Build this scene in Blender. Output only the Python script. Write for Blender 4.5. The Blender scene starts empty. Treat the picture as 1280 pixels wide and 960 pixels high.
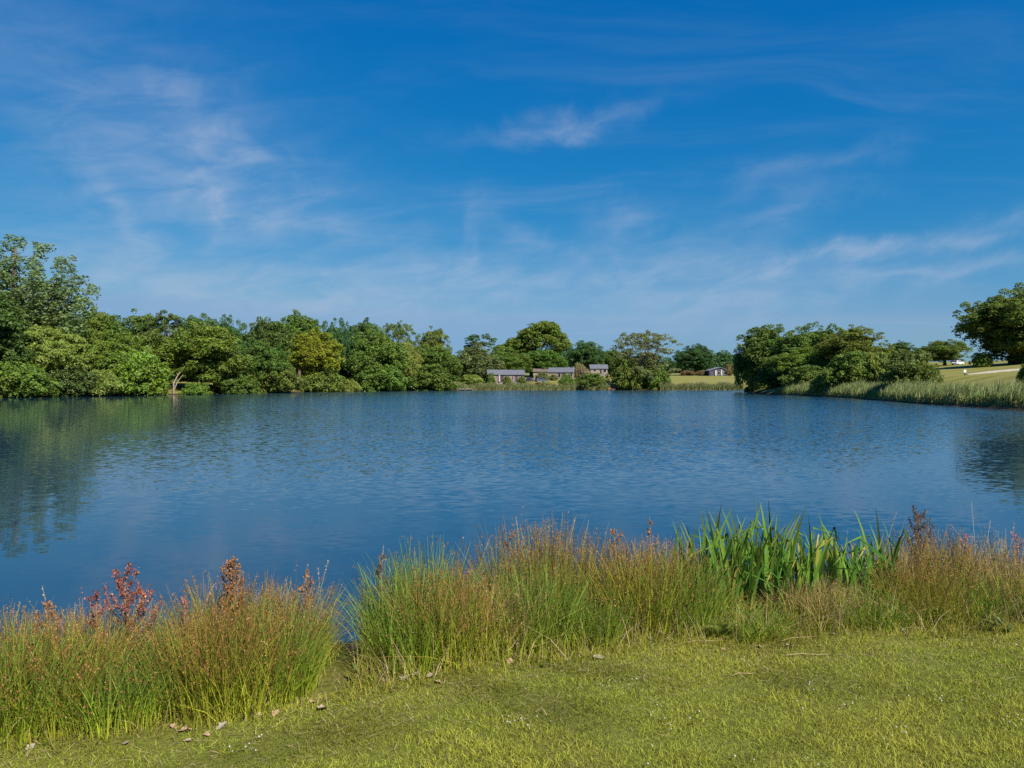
import bpy, math, random
import numpy as np
from mathutils import Vector

# ------------------------------------------------------------------ camera, sky, sun, exposure
scene = bpy.context.scene
COL = scene.collection
EYE, FPX, CX, HOR = 2.4, 930.0, 640.0, 478.0        # eye height over the water, focal length and horizon of the photograph

cam_data = bpy.data.cameras.new('camera')
cam = bpy.data.objects.new('camera', cam_data)
COL.objects.link(cam)
cam.location = (0, 0, EYE)
cam.rotation_euler = (math.radians(90), 0, 0)
cam_data.sensor_width = 36
cam_data.lens = 36 * FPX / 1280
cam_data.shift_y = (HOR - 480) / 1280
cam_data.clip_end = 20000
cam_data.clip_start = 0.05
scene.camera = cam

SUN_EL = math.radians(44)
SUN_DIR = Vector((0.61, -0.79, 0)).normalized() * math.cos(SUN_EL) + Vector((0, 0, math.sin(SUN_EL)))
sun_data = bpy.data.lights.new('sun', 'SUN')
sun_data.energy = 4.9
sun_data.angle = math.radians(0.5)
sun_data.color = (1.0, 0.94, 0.84)
sun = bpy.data.objects.new('sun', sun_data)
COL.objects.link(sun)
sun.location = (60, -20, 60)
sun.rotation_euler = SUN_DIR.to_track_quat('Z', 'Y').to_euler()

vs = scene.view_settings
scene.display_settings.display_device = 'sRGB'
vs.view_transform = 'Standard'
vs.look = 'None'
vs.exposure = 0.75
vs.gamma = 1.0
vs.use_curve_mapping = False
scene.render.engine = 'CYCLES'
scene.cycles.max_bounces = 6
scene.cycles.diffuse_bounces = 3
scene.cycles.glossy_bounces = 3
scene.cycles.transmission_bounces = 3
scene.cycles.transparent_max_bounces = 4
scene.cycles.use_denoising = False


class NT:
    """small helper to write node trees"""
    def __init__(self, tree):
        self.t = tree
        tree.nodes.clear()

    def n(self, kind, **kw):
        nd = self.t.nodes.new(kind)
        for k, v in kw.items():
            setattr(nd, k, v)
        return nd

    def link(self, a, b):
        self.t.links.new(a, b)

    def put(self, sock, v):
        if hasattr(v, 'is_output'):
            self.link(v, sock)
        else:
            sock.default_value = v

    def m(self, op, a, b=0.0, c=0.0, clamp=False):
        nd = self.n('ShaderNodeMath', operation=op, use_clamp=clamp)
        self.put(nd.inputs[0], a)
        self.put(nd.inputs[1], b)
        self.put(nd.inputs[2], c)
        return nd.outputs[0]

    def xyz(self, x, y, z):
        nd = self.n('ShaderNodeCombineXYZ')
        for i, v in enumerate((x, y, z)):
            self.put(nd.inputs[i], v)
        return nd.outputs[0]

    def noise(self, vec, scale, detail=4.0, rough=0.5, dist=0.0, out='Fac'):
        nd = self.n('ShaderNodeTexNoise')
        self.link(vec, nd.inputs['Vector'])
        nd.inputs['Scale'].default_value = scale
        nd.inputs['Detail'].default_value = detail
        nd.inputs['Roughness'].default_value = rough
        nd.inputs['Distortion'].default_value = dist
        return nd.outputs[out]

    def smooth(self, v, lo, hi, a=0.0, b=1.0):
        nd = self.n('ShaderNodeMapRange', interpolation_type='SMOOTHSTEP')
        self.put(nd.inputs['Value'], v)
        nd.inputs['From Min'].default_value = lo
        nd.inputs['From Max'].default_value = hi
        nd.inputs['To Min'].default_value = a
        nd.inputs['To Max'].default_value = b
        return nd.outputs[0]

    def mix(self, fac, a, b, blend='MIX'):
        nd = self.n('ShaderNodeMix', data_type='RGBA', blend_type=blend)
        self.put(nd.inputs['Factor'], fac)
        ins = [s for s in nd.inputs if s.type == 'RGBA']
        for s, v in zip(ins, (a, b)):
            if isinstance(v, tuple) and len(v) == 3:
                v = (*v, 1)
            self.put(s, v)
        return [s for s in nd.outputs if s.type == 'RGBA'][0]


world = bpy.data.worlds.new('World')
scene.world = world
world.use_nodes = True
W = NT(world.node_tree)
sky = W.n('ShaderNodeTexSky', sky_type='NISHITA')
sky.sun_disc = False
sky.sun_elevation = SUN_EL
sky.sun_rotation = math.atan2(SUN_DIR.x, SUN_DIR.y)
sky.altitude = 100
sky.air_density = 1.0
sky.dust_density = 0.25
sky.ozone_density = 1.6
hs = W.n('ShaderNodeHueSaturation')
hs.inputs['Saturation'].default_value = 1.42
hs.inputs['Value'].default_value = 1.0
hs.inputs['Hue'].default_value = 0.497
W.link(sky.outputs[0], hs.inputs['Color'])
# the photograph's colour rendering of the sky, the same for the whole dome
sr = W.n('ShaderNodeSeparateColor')
W.link(hs.outputs[0], sr.inputs[0])
sc_ = W.n('ShaderNodeCombineColor')
KS = 0.075 * 2 ** 0.75
for i_, (ref_in, ref_out, gam) in enumerate(((.497, .205, 1.55), (.768, .39, .68), (.847, .60, .42))):
    ch_ = W.m('MULTIPLY', W.m('POWER', W.m('MULTIPLY', W.m('MAXIMUM', sr.outputs[i_], 1e-4), KS / ref_in), gam), ref_out / KS)
    W.link(W.m('MINIMUM', ch_, (.215, .40, .62)[i_] / KS), sc_.inputs[i_])
tc = W.n('ShaderNodeTexCoord')
sep = W.n('ShaderNodeSeparateXYZ')
W.link(tc.outputs['Generated'], sep.inputs[0])
dx, dy, dz = sep.outputs
den = W.m('ADD', W.m('MAXIMUM', dz, 0.0), 0.13)
u, v = W.m('DIVIDE', dx, den), W.m('DIVIDE', dy, den)
plane = W.xyz(u, v, 0)
warp = W.noise(plane, 0.9, 3, 0.5, 0, 'Color')
wv = W.n('ShaderNodeVectorMath', operation='MULTIPLY_ADD')
W.link(warp, wv.inputs[0])
wv.inputs[1].default_value = (0.5, 0.5, 0)
W.link(plane, wv.inputs[2])
stretch = W.n('ShaderNodeMapping')
stretch.inputs['Rotation'].default_value = (0, 0, 0.5)
stretch.inputs['Scale'].default_value = (0.8, 2.6, 1)
W.link(wv.outputs[0], stretch.inputs['Vector'])
streaks = W.noise(stretch.outputs[0], 1.3, 9, 0.62, 0.4)
patch = W.smooth(W.noise(plane, 0.55, 2, 0.5, 0.3), 0.42, 0.68)
veil = W.m('MULTIPLY', W.smooth(streaks, 0.44, 0.82), W.m('MULTIPLY_ADD', patch, 0.14, 0.05))

# single cirrus wisps: azimuth (deg), elevation (deg), tilt (deg), half length, half width (deg), strength
az = W.m('MULTIPLY', W.m('ARCTAN2', dx, dy), 180 / math.pi)
el = W.m('MULTIPLY', W.m('ARCSINE', dz), 180 / math.pi)
pl = W.xyz(az, el, 0)
fine = W.noise(W.xyz(W.m('MULTIPLY_ADD', el, -0.12, W.m('MULTIPLY', az, 0.42)), W.m('MULTIPLY_ADD', az, -0.16, W.m('MULTIPLY', el, 1.25)), 0), 0.5, 8, 0.58, 0.5)
soft = W.noise(pl, 0.16, 4, 0.6, 0.6, 'Color')
wob = W.n('ShaderNodeSeparateXYZ')
W.link(soft, wob.inputs[0])
azw = W.m('MULTIPLY_ADD', wob.outputs[0], 7.0, W.m('ADD', az, -3.5))
elw = W.m('MULTIPLY_ADD', wob.outputs[1], 5.0, W.m('ADD', el, -2.5))


def px_dir(x, y):
    a = math.atan((x - CX) / FPX)
    e = math.atan((HOR - y) / FPX * math.cos(a))
    return math.degrees(a), math.degrees(e)


total = veil
for (x, y, tilt, hl, hw, s) in [
        (1195, 292, 8, 10.5, 0.7, 0.44), (1210, 335, 5, 9.0, 0.7, 0.30), (1040, 318, 10, 6, 0.6, 0.25),
        (710, 152, 9, 5.2, 0.7, 0.40), (785, 268, 18, 2.6, 1.3, 0.36), (985, 265, 14, 4.0, 0.9, 0.26),
        (850, 348, 0, 6.5, 2.6, 0.42), (140, 255, -52, 3.4, 0.8, 0.34), (258, 245, -75, 3.2, 0.7, 0.24),
        (215, 108, 70, 1.6, 1.2, 0.24), (300, 190, -3, 3.8, 0.7, 0.30), (200, 190, -25, 12.5, 5.5, 0.32),
        (350, 262, -6, 8.0, 1.8, 0.3), (1000, 365, 3, 9, 1.6, 0.3), (640, 345, 0, 8, 2, 0.25), (590, 305, 75, 1.7, 0.8, 0.26), (230, 350, -4, 10.0, 1.6, 0.42),
        (520, 365, 3, 10.0, 1.8, 0.40), (640, 285, -25, 3.5, 0.8, 0.2), (1000, 215, 14, 5, 0.8, 0.2), (20, 300, 0, 7, 2.4, 0.2)]:
    a0, e0 = px_dir(x, y)
    ct, st = math.cos(math.radians(tilt)), math.sin(math.radians(tilt))
    ax, ex = W.m('SUBTRACT', azw, a0), W.m('SUBTRACT', elw, e0)
    uu = W.m('ADD', W.m('MULTIPLY', ax, ct / hl), W.m('MULTIPLY', ex, st / hl))
    vv = W.m('ADD', W.m('MULTIPLY', ax, -st / hw), W.m('MULTIPLY', ex, ct / hw))
    r2 = W.m('ADD', W.m('MULTIPLY', uu, uu), W.m('MULTIPLY', vv, vv))
    g = W.m('MULTIPLY', W.m('POWER', 2.718, W.m('MULTIPLY', r2, -0.8)), s)
    total = W.m('ADD', total, W.m('MULTIPLY', g, W.smooth(fine, 0.22, 0.8, 0.22, 1.0)))
total = W.m('MINIMUM', total, 0.75)
clouded = W.mix(total, sc_.outputs[0], (3.6, 4.3, 5.5))
bg = W.n('ShaderNodeBackground')
W.link(clouded, bg.inputs['Color'])
bg.inputs['Strength'].default_value = 0.075
wo = W.n('ShaderNodeOutputWorld')
W.link(bg.outputs[0], wo.inputs['Surface'])

# ------------------------------------------------------------------ helpers
rng = np.random.default_rng(7)
random.seed(7)


def tag(o, label=None, cat=None, group=None, kind=None):
    for k, val in (('label', label), ('category', cat), ('group', group), ('kind', kind)):
        if val:
            o[k] = val
    return o


def empty(name, loc, rz=0.0, scale=(1, 1, 1)):
    o = bpy.data.objects.new(name, None)
    o.empty_display_size = 0.2
    o.location = loc
    o.rotation_euler = (0, 0, rz)
    o.scale = scale
    COL.objects.link(o)
    return o


def place(name, mesh, parent=None, loc=(0, 0, 0), rot=(0, 0, 0), scale=(1, 1, 1)):
    o = bpy.data.objects.new(name, mesh)
    o.location, o.rotation_euler, o.scale = loc, rot, scale
    o.parent = parent
    COL.objects.link(o)
    return o


def np_mesh(name, V, F, mat=None, tint=None, smooth=False):
    """V (n,3); F (m,k) all faces with k corners; tint (n,3) stored as a point colour"""
    V = np.asarray(V, dtype=np.float32).reshape(-1, 3)
    F = np.asarray(F, dtype=np.int32)
    me = bpy.data.meshes.new(name)
    k = F.shape[1]
    me.vertices.add(len(V))
    me.vertices.foreach_set('co', V.ravel())
    me.loops.add(F.size)
    me.loops.foreach_set('vertex_index', F.ravel())
    me.polygons.add(len(F))
    me.polygons.foreach_set('loop_start', np.arange(0, F.size, k, dtype=np.int32))
    me.polygons.foreach_set('loop_total', np.full(len(F), k, dtype=np.int32))
    if smooth:
        me.polygons.foreach_set('use_smooth', np.ones(len(F), dtype=bool))
    if tint is not None:
        at = me.attributes.new('tint', 'FLOAT_COLOR', 'POINT')
        c = np.ones((len(V), 4), dtype=np.float32)
        c[:, :3] = tint
        at.data.foreach_set('color', c.ravel())
    me.update(calc_edges=True)
    if mat:
        me.materials.append(mat)
    return me


def py_mesh(name, V, F, mat, smooth=False):
    me = bpy.data.meshes.new(name)
    me.from_pydata([tuple(p) for p in V], [], F)
    me.update()
    me.materials.append(mat)
    if smooth:
        for p in me.polygons:
            p.use_smooth = True
    return me


def box_data(x0, x1, y0, y1, z0, z1, off=0):
    V = [(x, y, z) for z in (z0, z1) for y in (y0, y1) for x in (x0, x1)]
    F = [tuple(off + i for i in f) for f in ((0, 2, 3, 1), (4, 5, 7, 6), (0, 1, 5, 4), (2, 6, 7, 3), (0, 4, 6, 2), (1, 3, 7, 5))]
    return V, F


def boxes_mesh(name, boxes, mat):
    V, F = [], []
    for b in boxes:
        v, f = box_data(*b, off=len(V))
        V += v
        F += f
    return py_mesh(name, V, F, mat)


def tube(V, F, pts, radii, sides=6):
    """append a tapered tube to lists V, F"""
    base = len(V)
    pts = [Vector(p) for p in pts]
    for i, p in enumerate(pts):
        d = (pts[min(i + 1, len(pts) - 1)] - pts[max(i - 1, 0)]).normalized()
        a = d.cross(Vector((0.31, 0.95, 0.05))).normalized()
        b = d.cross(a)
        for s in range(sides):
            t = 2 * math.pi * s / sides
            V.append(p + (a * math.cos(t) + b * math.sin(t)) * radii[i])
    for i in range(len(pts) - 1):
        for s in range(sides):
            q = (s + 1) % sides
            F.append((base + i * sides + s, base + i * sides + q, base + (i + 1) * sides + q, base + (i + 1) * sides + s))
    V.append(pts[-1])
    tip = len(V) - 1
    for s in range(sides):
        F.append((base + (len(pts) - 1) * sides + s, base + (len(pts) - 1) * sides + (s + 1) % sides, tip))


def unit(a):
    return a / np.maximum(np.linalg.norm(a, axis=-1, keepdims=True), 1e-6)


def sstep(x, a, b):
    t = np.clip((x - a) / (b - a), 0, 1)
    return t * t * (3 - 2 * t)


# ------------------------------------------------------------------ materials
def material(name):
    m = bpy.data.materials.new(name)
    m.use_nodes = True
    t = NT(m.node_tree)
    out = t.n('ShaderNodeOutputMaterial')
    return m, t, out


def principled(t, color, rough=0.7, spec=0.3, normal=None):
    p = t.n('ShaderNodeBsdfPrincipled')
    if isinstance(color, tuple):
        color = (*color[:3], 1)
    t.put(p.inputs['Base Color'], color)
    t.put(p.inputs['Roughness'], rough)
    p.inputs['Specular IOR Level'].default_value = spec
    if normal is not None:
        t.link(normal, p.inputs['Normal'])
    return p


def plain(name, color, rough=0.7, spec=0.3, var=0.18, scale=3.0, bump=0.0, metallic=0.0):
    """plain paint, timber, soil ... with some procedural wear"""
    m, t, out = material(name)
    co = t.n('ShaderNodeTexCoord').outputs['Object']
    nz = t.noise(co, scale, 6, 0.6)
    c = t.mix(t.smooth(nz, 0.3, 0.7), tuple(x * (1 - var) for x in color), tuple(min(1, x * (1 + var)) for x in color))
    nrm = None
    if bump:
        b = t.n('ShaderNodeBump')
        b.inputs['Distance'].default_value = bump
        t.link(nz, b.inputs['Height'])
        nrm = b.outputs[0]
    p = principled(t, c, rough, spec, nrm)
    p.inputs['Metallic'].default_value = metallic
    t.link(p.outputs[0], out.inputs[0])
    return m


def leafy(name, transl=0.35, rough=0.55, spec=0.2):
    """tree leaves: the object's own colour, varied from leaf to leaf and clump to clump by the stored tint"""
    m, t, out = material(name)
    oi = t.n('ShaderNodeObjectInfo')
    at = t.n('ShaderNodeAttribute', attribute_name='tint')
    s = t.n('ShaderNodeSeparateColor')
    t.link(at.outputs['Color'], s.inputs[0])
    h = t.n('ShaderNodeHueSaturation')
    t.link(oi.outputs['Color'], h.inputs['Color'])
    t.link(t.m('MULTIPLY_ADD', s.outputs[0], -0.05, 0.525), h.inputs['Hue'])
    t.link(t.m('MULTIPLY_ADD', s.outputs[2], 0.3, 0.85), h.inputs['Saturation'])
    t.link(t.m('MULTIPLY_ADD', s.outputs[1], 1.0, 0.5), h.inputs['Value'])
    p = principled(t, h.outputs[0], rough, spec)
    tr = t.n('ShaderNodeBsdfTranslucent')
    t.link(t.mix(1.0, h.outputs[0], (1.25, 1.2, 0.55), 'MULTIPLY'), tr.inputs[0])
    mx = t.n('ShaderNodeMixShader')
    mx.inputs[0].default_value = transl
    t.link(p.outputs[0], mx.inputs[1])
    t.link(tr.outputs[0], mx.inputs[2])
    t.link(mx.outputs[0], out.inputs[0])
    return m


def blade_mat(name, low, mid, high, transl=0.3, var=0.7, rough=0.5, spec=0.3, at_mid=0.5):
    """grass, rush and reed blades: colour runs from the foot (tint.r = 0) to the tip (tint.r = 1)"""
    m, t, out = material(name)
    at = t.n('ShaderNodeAttribute', attribute_name='tint')
    s = t.n('ShaderNodeSeparateColor')
    t.link(at.outputs['Color'], s.inputs[0])
    r = t.n('ShaderNodeValToRGB')
    e = r.color_ramp.elements
    e[0].position, e[0].color = 0.05, (*low, 1)
    e[1].position, e[1].color = 1.0, (*high, 1)
    q = r.color_ramp.elements.new(at_mid)
    q.color = (*mid, 1)
    t.link(t.m('ADD', s.outputs[0], t.m('MULTIPLY_ADD', s.outputs[2], 0.4, -0.2)), r.inputs[0])
    h = t.n('ShaderNodeHueSaturation')
    t.link(r.outputs[0], h.inputs['Color'])
    t.link(t.m('MULTIPLY_ADD', s.outputs[2], -0.05, 0.525), h.inputs['Hue'])
    t.link(t.m('MULTIPLY_ADD', s.outputs[1], var, 1 - var / 2), h.inputs['Value'])
    p = principled(t, h.outputs[0], rough, spec)
    tr = t.n('ShaderNodeBsdfTranslucent')
    t.link(h.outputs[0], tr.inputs[0])
    mx = t.n('ShaderNodeMixShader')
    mx.inputs[0].default_value = transl
    t.link(p.outputs[0], mx.inputs[1])
    t.link(tr.outputs[0], mx.inputs[2])
    t.link(mx.outputs[0], out.inputs[0])
    return m


M_LEAF = leafy('leaves')
M_BARK = plain('bark', (0.11, 0.085, 0.06), 0.9, 0.1, 0.35, 4, 0.02)
M_PALE_BARK = plain('pale bark', (.22, .18, .135), 0.9, 0.1, 0.3, 4, 0.02)
M_PINE_BARK = plain('pine bark', (0.33, 0.16, 0.09), 0.9, 0.1, 0.3, 4, 0.02)

# ------------------------------------------------------------------ lie of the land
SHORE = np.array([(-20, 2.2), (-8, 4.2), (-3.2, 6.1), (-1.4, 6.95), (0, 7.25), (2, 7.6), (4, 7.8), (8, 7.7), (20, 9), (32, 16),
                  (40, 30), (43, 50), (43, 62), (45.5, 83), (51, 110), (52, 124), (51.5, 150), (57, 175), (63.5, 203), (71, 229),
                  (47, 231), (15, 231), (-17, 227), (-32, 210), (-48, 185), (-58.5, 160), (-66, 140), (-74, 128), (-80.5, 117),
                  (-84, 95), (-80, 68), (-64, 34), (-42, 12)], dtype=float)


def shore_distance(X, Y):
    """metres from the water's edge, positive on land"""
    X, Y = np.asarray(X, float), np.asarray(Y, float)
    best = np.full(X.shape, 1e9)
    inside = np.zeros(X.shape, bool)
    n = len(SHORE)
    for i in range(n):
        (ax, ay), (bx, by) = SHORE[i], SHORE[(i + 1) % n]
        ex, ey = bx - ax, by - ay
        t = np.clip(((X - ax) * ex + (Y - ay) * ey) / (ex * ex + ey * ey), 0, 1)
        best = np.minimum(best, np.hypot(X - ax - t * ex, Y - ay - t * ey))
        cross = ((ay > Y) != (by > Y)) & (X < ex * (Y - ay) / (ey if abs(ey) > 1e-9 else 1e-9) + ax)
        inside ^= cross
    return np.where(inside, -best, best)


def ground_z(X, Y):
    X, Y = np.asarray(X, float), np.asarray(Y, float)
    d = shore_distance(X, Y)
    r = np.hypot(X, Y)
    far = np.interp(d, [0, 1, 12, 40, 70, 150, 400, 900], [0, .35, 2.0, 3.5, 5.0, 7.0, 10.0, 11.0])
    far = far * (1 + 0.62 * sstep(X, 20, 60) * (1 - sstep(Y - 1.2 * np.clip(X - 60, 0, 1e9), 190, 235)))
    near = 0.65 * sstep(d, -0.15, 2.5) + 0.012 * np.sin(X * 2.3 + 1) * np.sin(Y * 1.9) + 0.01 * np.sin(X * 5.1 - Y * 3.3)
    w = sstep(r, 16, 48)
    z = near * (1 - w) + far * w
    z = z + w * sstep(d, 2, 20) * (0.12 * np.sin(X * .11) * np.sin(Y * .09 + 1) + 0.05 * np.sin(X * .37 + Y * .21))
    return np.where(d > 0, z, -np.minimum(-d * 0.35, 1.6))


def gz(x, y):
    return float(ground_z(np.array([x]), np.array([y]))[0])


def at(px, D):
    """world x of a photograph column at distance D"""
    return (px - CX) / FPX * D


def lit(py, D):
    """world height of a photograph row at distance D"""
    return EYE + (HOR - py) / FPX * D


# ground sheet
ang = np.concatenate([np.linspace(-42, 42, 330, endpoint=False), np.linspace(42, 318, 90, endpoint=False)])
ang = np.radians(ang)
rad = np.concatenate([[0.0], np.geomspace(0.6, 420, 290), np.geomspace(440, 6000, 22)])
A, R = np.meshgrid(ang, rad)
GX, GY = R * np.sin(A), R * np.cos(A)
GZ = ground_z(GX, GY)
na, nr = len(ang), len(rad)
idx = np.arange(na * nr).reshape(nr, na)
nxt = np.roll(idx, -1, axis=1)
GF = np.stack([idx[:-1], nxt[:-1], nxt[1:], idx[1:]], -1).reshape(-1, 4)

mg, t, out = material('grass ground')
geo = t.n('ShaderNodeNewGeometry')
pos = geo.outputs['Position']
sp = t.n('ShaderNodeSeparateXYZ')
t.link(pos, sp.inputs[0])
big = t.noise(pos, 0.07, 4, 0.6)
mid = t.noise(pos, 0.9, 5, 0.65)
fin = t.noise(pos, 28, 4, 0.7)
c = t.mix(t.smooth(mid, 0.3, 0.7), (0.145, 0.15, 0.022), (0.20, 0.19, 0.032))
c = t.mix(t.smooth(big, 0.35, 0.65, 0, 0.6), c, (0.21, 0.185, 0.075))
mow = t.n('ShaderNodeTexWave', wave_type='BANDS', bands_direction='Y')
mp = t.n('ShaderNodeMapping')
mp.inputs['Rotation'].default_value = (0, 0, 0.12)
t.link(pos, mp.inputs['Vector'])
t.link(mp.outputs[0], mow.inputs['Vector'])
mow.inputs['Scale'].default_value = 0.045
mow.inputs['Distortion'].default_value = 1.6
mow.inputs['Detail Scale'].default_value = 0.4
field = t.m('MULTIPLY', t.smooth(sp.outputs[1], 40, 70), 0.55)
c = t.mix(t.m('MULTIPLY', field, mow.outputs['Fac']), c, (0.29, 0.27, 0.095))
c = t.mix(t.smooth(sp.outputs[1], 8, 30, 0.6, 0), c, (0.115, 0.118, 0.022))  # near thatch, darkened in colour so gaps between lawn blades read as shadow
c = t.mix(t.smooth(t.noise(pos, 2.6, 4, 0.6), 0.55, 0.72, 0, 0.55), c, (0.15, 0.11, 0.045))
c = t.mix(t.smooth(fin, 0.35, 0.7, 0, 0.45), c, (0.055, 0.06, 0.02))
c = t.mix(t.smooth(t.m('ADD', sp.outputs[2], t.m('MULTIPLY', mid, 0.25)), 0.25, 0.6, 1, 0), c, (0.045, 0.036, 0.022))
b = t.n('ShaderNodeBump')
b.inputs['Distance'].default_value = 0.02
t.link(fin, b.inputs['Height'])
t.link(principled(t, c, 0.95, 0.1, b.outputs[0]).outputs[0], out.inputs[0])
ground = place('ground', np_mesh('ground', np.stack([GX, GY, GZ], -1), GF, mg, smooth=True))
tag(ground, 'sunlit grass banks and fields around the lake', 'ground', kind='structure')

# lake
mw, t, out = material('lake water')
geo = t.n('ShaderNodeNewGeometry')
pos = geo.outputs['Position']
sp = t.n('ShaderNodeSeparateXYZ')
t.link(pos, sp.inputs[0])
# wind reaches the middle of the lake and leaves the near bank calm
edge = t.m('SUBTRACT', sp.outputs[1], t.m('MULTIPLY', sp.outputs[0], 0.72))
edge = t.m('ADD', edge, t.m('MULTIPLY', t.m('SUBTRACT', t.noise(pos, 0.12, 4, 0.6), 0.5), 9))
wind = t.smooth(edge, 9, 32, 0.10, 1.0)
lee = t.smooth(t.m('ADD', sp.outputs[0], t.m('MULTIPLY', sp.outputs[1], 0.42)), -8, 22, 0.12, 1.0)
gust = t.smooth(t.noise(pos, 0.035, 3, 0.6), 0.3, 0.7, 0.75, 1.15)
power = t.m('MULTIPLY', t.m('MULTIPLY', wind, lee), gust)


def slopes(scale, sx, sy, rot, detail=2.0):
    mpn = t.n('ShaderNodeMapping')
    mpn.inputs['Rotation'].default_value = (0, 0, rot)
    mpn.inputs['Scale'].default_value = (sx, sy, 1)
    t.link(pos, mpn.inputs['Vector'])
    q = t.n('ShaderNodeSeparateXYZ')
    t.link(t.noise(mpn.outputs[0], scale, detail, 0.55, 0.3, 'Color'), q.inputs[0])
    return t.m('SUBTRACT', q.outputs[0], 0.5), t.m('SUBTRACT', q.outputs[1], 0.5)


ax_, ay_ = slopes(8.0, 0.5, 1.0, 0.10, 1.0)
bx_, by_ = slopes(2.2, 0.38, 1.0, -0.06)
sx = t.m('MULTIPLY', t.m('ADD', t.m('MULTIPLY', ax_, 0.25), t.m('MULTIPLY', bx_, 0.06)), power)
sy = t.m('MULTIPLY', t.m('ADD', t.m('MULTIPLY_ADD', ay_, 0.75, -0.068), t.m('MULTIPLY', by_, 0.09)), power)
nv = t.n('ShaderNodeVectorMath', operation='NORMALIZE')
t.link(t.xyz(sx, sy, 1.0), nv.inputs[0])
wp = principled(t, (0.010, 0.038, 0.070), 0.03, 0.5, nv.outputs[0])
wp.inputs['IOR'].default_value = 1.42
t.link(wp.outputs[0], out.inputs[0])
gx, gy = np.meshgrid(np.linspace(-110, 90, 9), np.linspace(-10, 250, 9))
V = np.stack([gx, gy, np.zeros_like(gx)], -1).reshape(-1, 3)
F = [(r * 9 + c, r * 9 + c + 1, r * 9 + c + 10, r * 9 + c + 9) for r in range(8) for c in range(8)]
tag(place('lake_water', np_mesh('lake water', V, np.array(F), mw)), 'blue rippled water of the lake', 'lake', kind='structure')

# ------------------------------------------------------------------ trees


def leaf_faces(C, N, size, g):
    """rhombic leaf clumps: centres C, facing N"""
    n = len(C)
    ref = unit(g.normal(size=(n, 3)))
    T = unit(np.cross(N, ref))
    B = np.cross(N, T)
    s = (size * g.uniform(0.55, 1.4, n))[:, None]
    fold = N * s * 0.12
    V = np.stack([C - T * s * .5, C + B * s * .32 + fold, C + T * s * .55, C - B * s * .32 + fold], 1)
    return V.reshape(-1, 3), np.arange(4 * n).reshape(-1, 4)


def crown_mesh(name, lobes, size, dens, seed, shell=0.2, up=0.35):
    """lobes: list of (centre, radii, tone); leaves sit on and just inside every lobe"""
    g = np.random.default_rng(seed)
    Cs, Ns, Ts = [], [], []
    for c, r, tone in lobes:
        r = np.asarray(r, float)
        area = 4 * math.pi * ((r[0] * r[1]) ** 1.6 + (r[0] * r[2]) ** 1.6 + (r[1] * r[2]) ** 1.6) ** (1 / 1.6) / 3 ** (1 / 1.6)
        n = max(14, int(dens * area / (size * size * .35)))
        d = unit(g.normal(size=(n, 3)))
        low = (d[:, 2] < -0.35) & (g.uniform(0, 1, n) < .6)
        d[low, 2] *= -1
        k = 1 - np.abs(g.normal(0, shell, n)) + np.abs(g.normal(0, 0.12, n))
        Cs.append(np.asarray(c) + d * r * k[:, None])
        Ns.append(unit(d * 0.75 + g.normal(size=(n, 3)) * 0.55 + np.array([0, 0, up])))
        hue = np.clip(tone[0] + g.normal(0, .12, n), 0, 1)
        val = np.clip(tone[1] + g.normal(0, .14, n), 0, 1)
        Ts.append(np.stack([hue, val, g.uniform(0, 1, n)], 1))
    C, N, Tn = np.concatenate(Cs), np.concatenate(Ns), np.concatenate(Ts)
    V, F = leaf_faces(C, N, size, g)
    return np_mesh(name, V, F, M_LEAF, np.repeat(Tn, 4, axis=0))


def fib(n, g, jitter=0.25):
    i = np.arange(n) + 0.5
    z = 1 - 2 * i / n
    ph = i * 2.399963 + g.uniform(0, 6.28)
    r = np.sqrt(1 - z * z)
    d = np.stack([r * np.cos(ph), r * np.sin(ph), z], 1)
    return unit(d + g.normal(0, jitter, d.shape))


def two_level(big, g, nsub, rsub, flat=1.0, spread=0.72, drop=0.0):
    """break every big lobe into smaller, uneven ones"""
    L = []
    for c, r in big:
        tone = (g.uniform(.25, .75), g.uniform(.35, .65))
        for d in fib(nsub, g, 0.35):
            if d[2] < -0.8 or g.uniform() < drop:
                continue
            k = g.uniform(.7, 1.3)
            rr = np.mean(r) * rsub * k
            cc = np.asarray(c) + d * np.asarray(r) * spread * g.uniform(.75, 1.15)
            L.append((cc, (rr * g.uniform(.9, 1.3), rr * g.uniform(.9, 1.3), rr * flat * g.uniform(.75, 1.1)),
                      (np.clip(tone[0] + g.normal(0, .08), 0, 1), np.clip(tone[1] + g.normal(0, .07), 0, 1))))
    return L


def trunk_mesh(name, H, r0, top, targets, mat, lean=(0, 0), start=0.25):
    g = random.Random(sum(map(ord, name)))
    V, F = [], []
    pts, rad_ = [], []
    for i in range(7):
        k = i / 6
        pts.append((lean[0] * k * k + g.uniform(-.05, .05) * H * .2 * k, lean[1] * k * k + g.uniform(-.05, .05) * H * .2 * k, -0.4 + (top + .4) * k))
        rad_.append(r0 * (1.25 if i == 0 else 1) * (1 - .78 * k))
    tube(V, F, pts, rad_, 8)
    for tg in targets:
        k = start + (0.85 - start) * g.random()
        i = min(5, int(k * 6))
        a = Vector(pts[i])
        bq = Vector(tg)
        m_ = a.lerp(bq, .5) + Vector((0, 0, -0.08 * (bq - a).length))
        tube(V, F, [a, a.lerp(m_, .6), m_, m_.lerp(bq, .6), bq], [r0 * .42 * (1 - .6 * k), r0 * .34 * (1 - .6 * k), r0 * .26, r0 * .17, r0 * .05], 5)
    return py_mesh(name, V, F, mat, True)


# prototypes: every one stands at the origin, H metres tall and about 2 W wide
PROTO = {}


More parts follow.
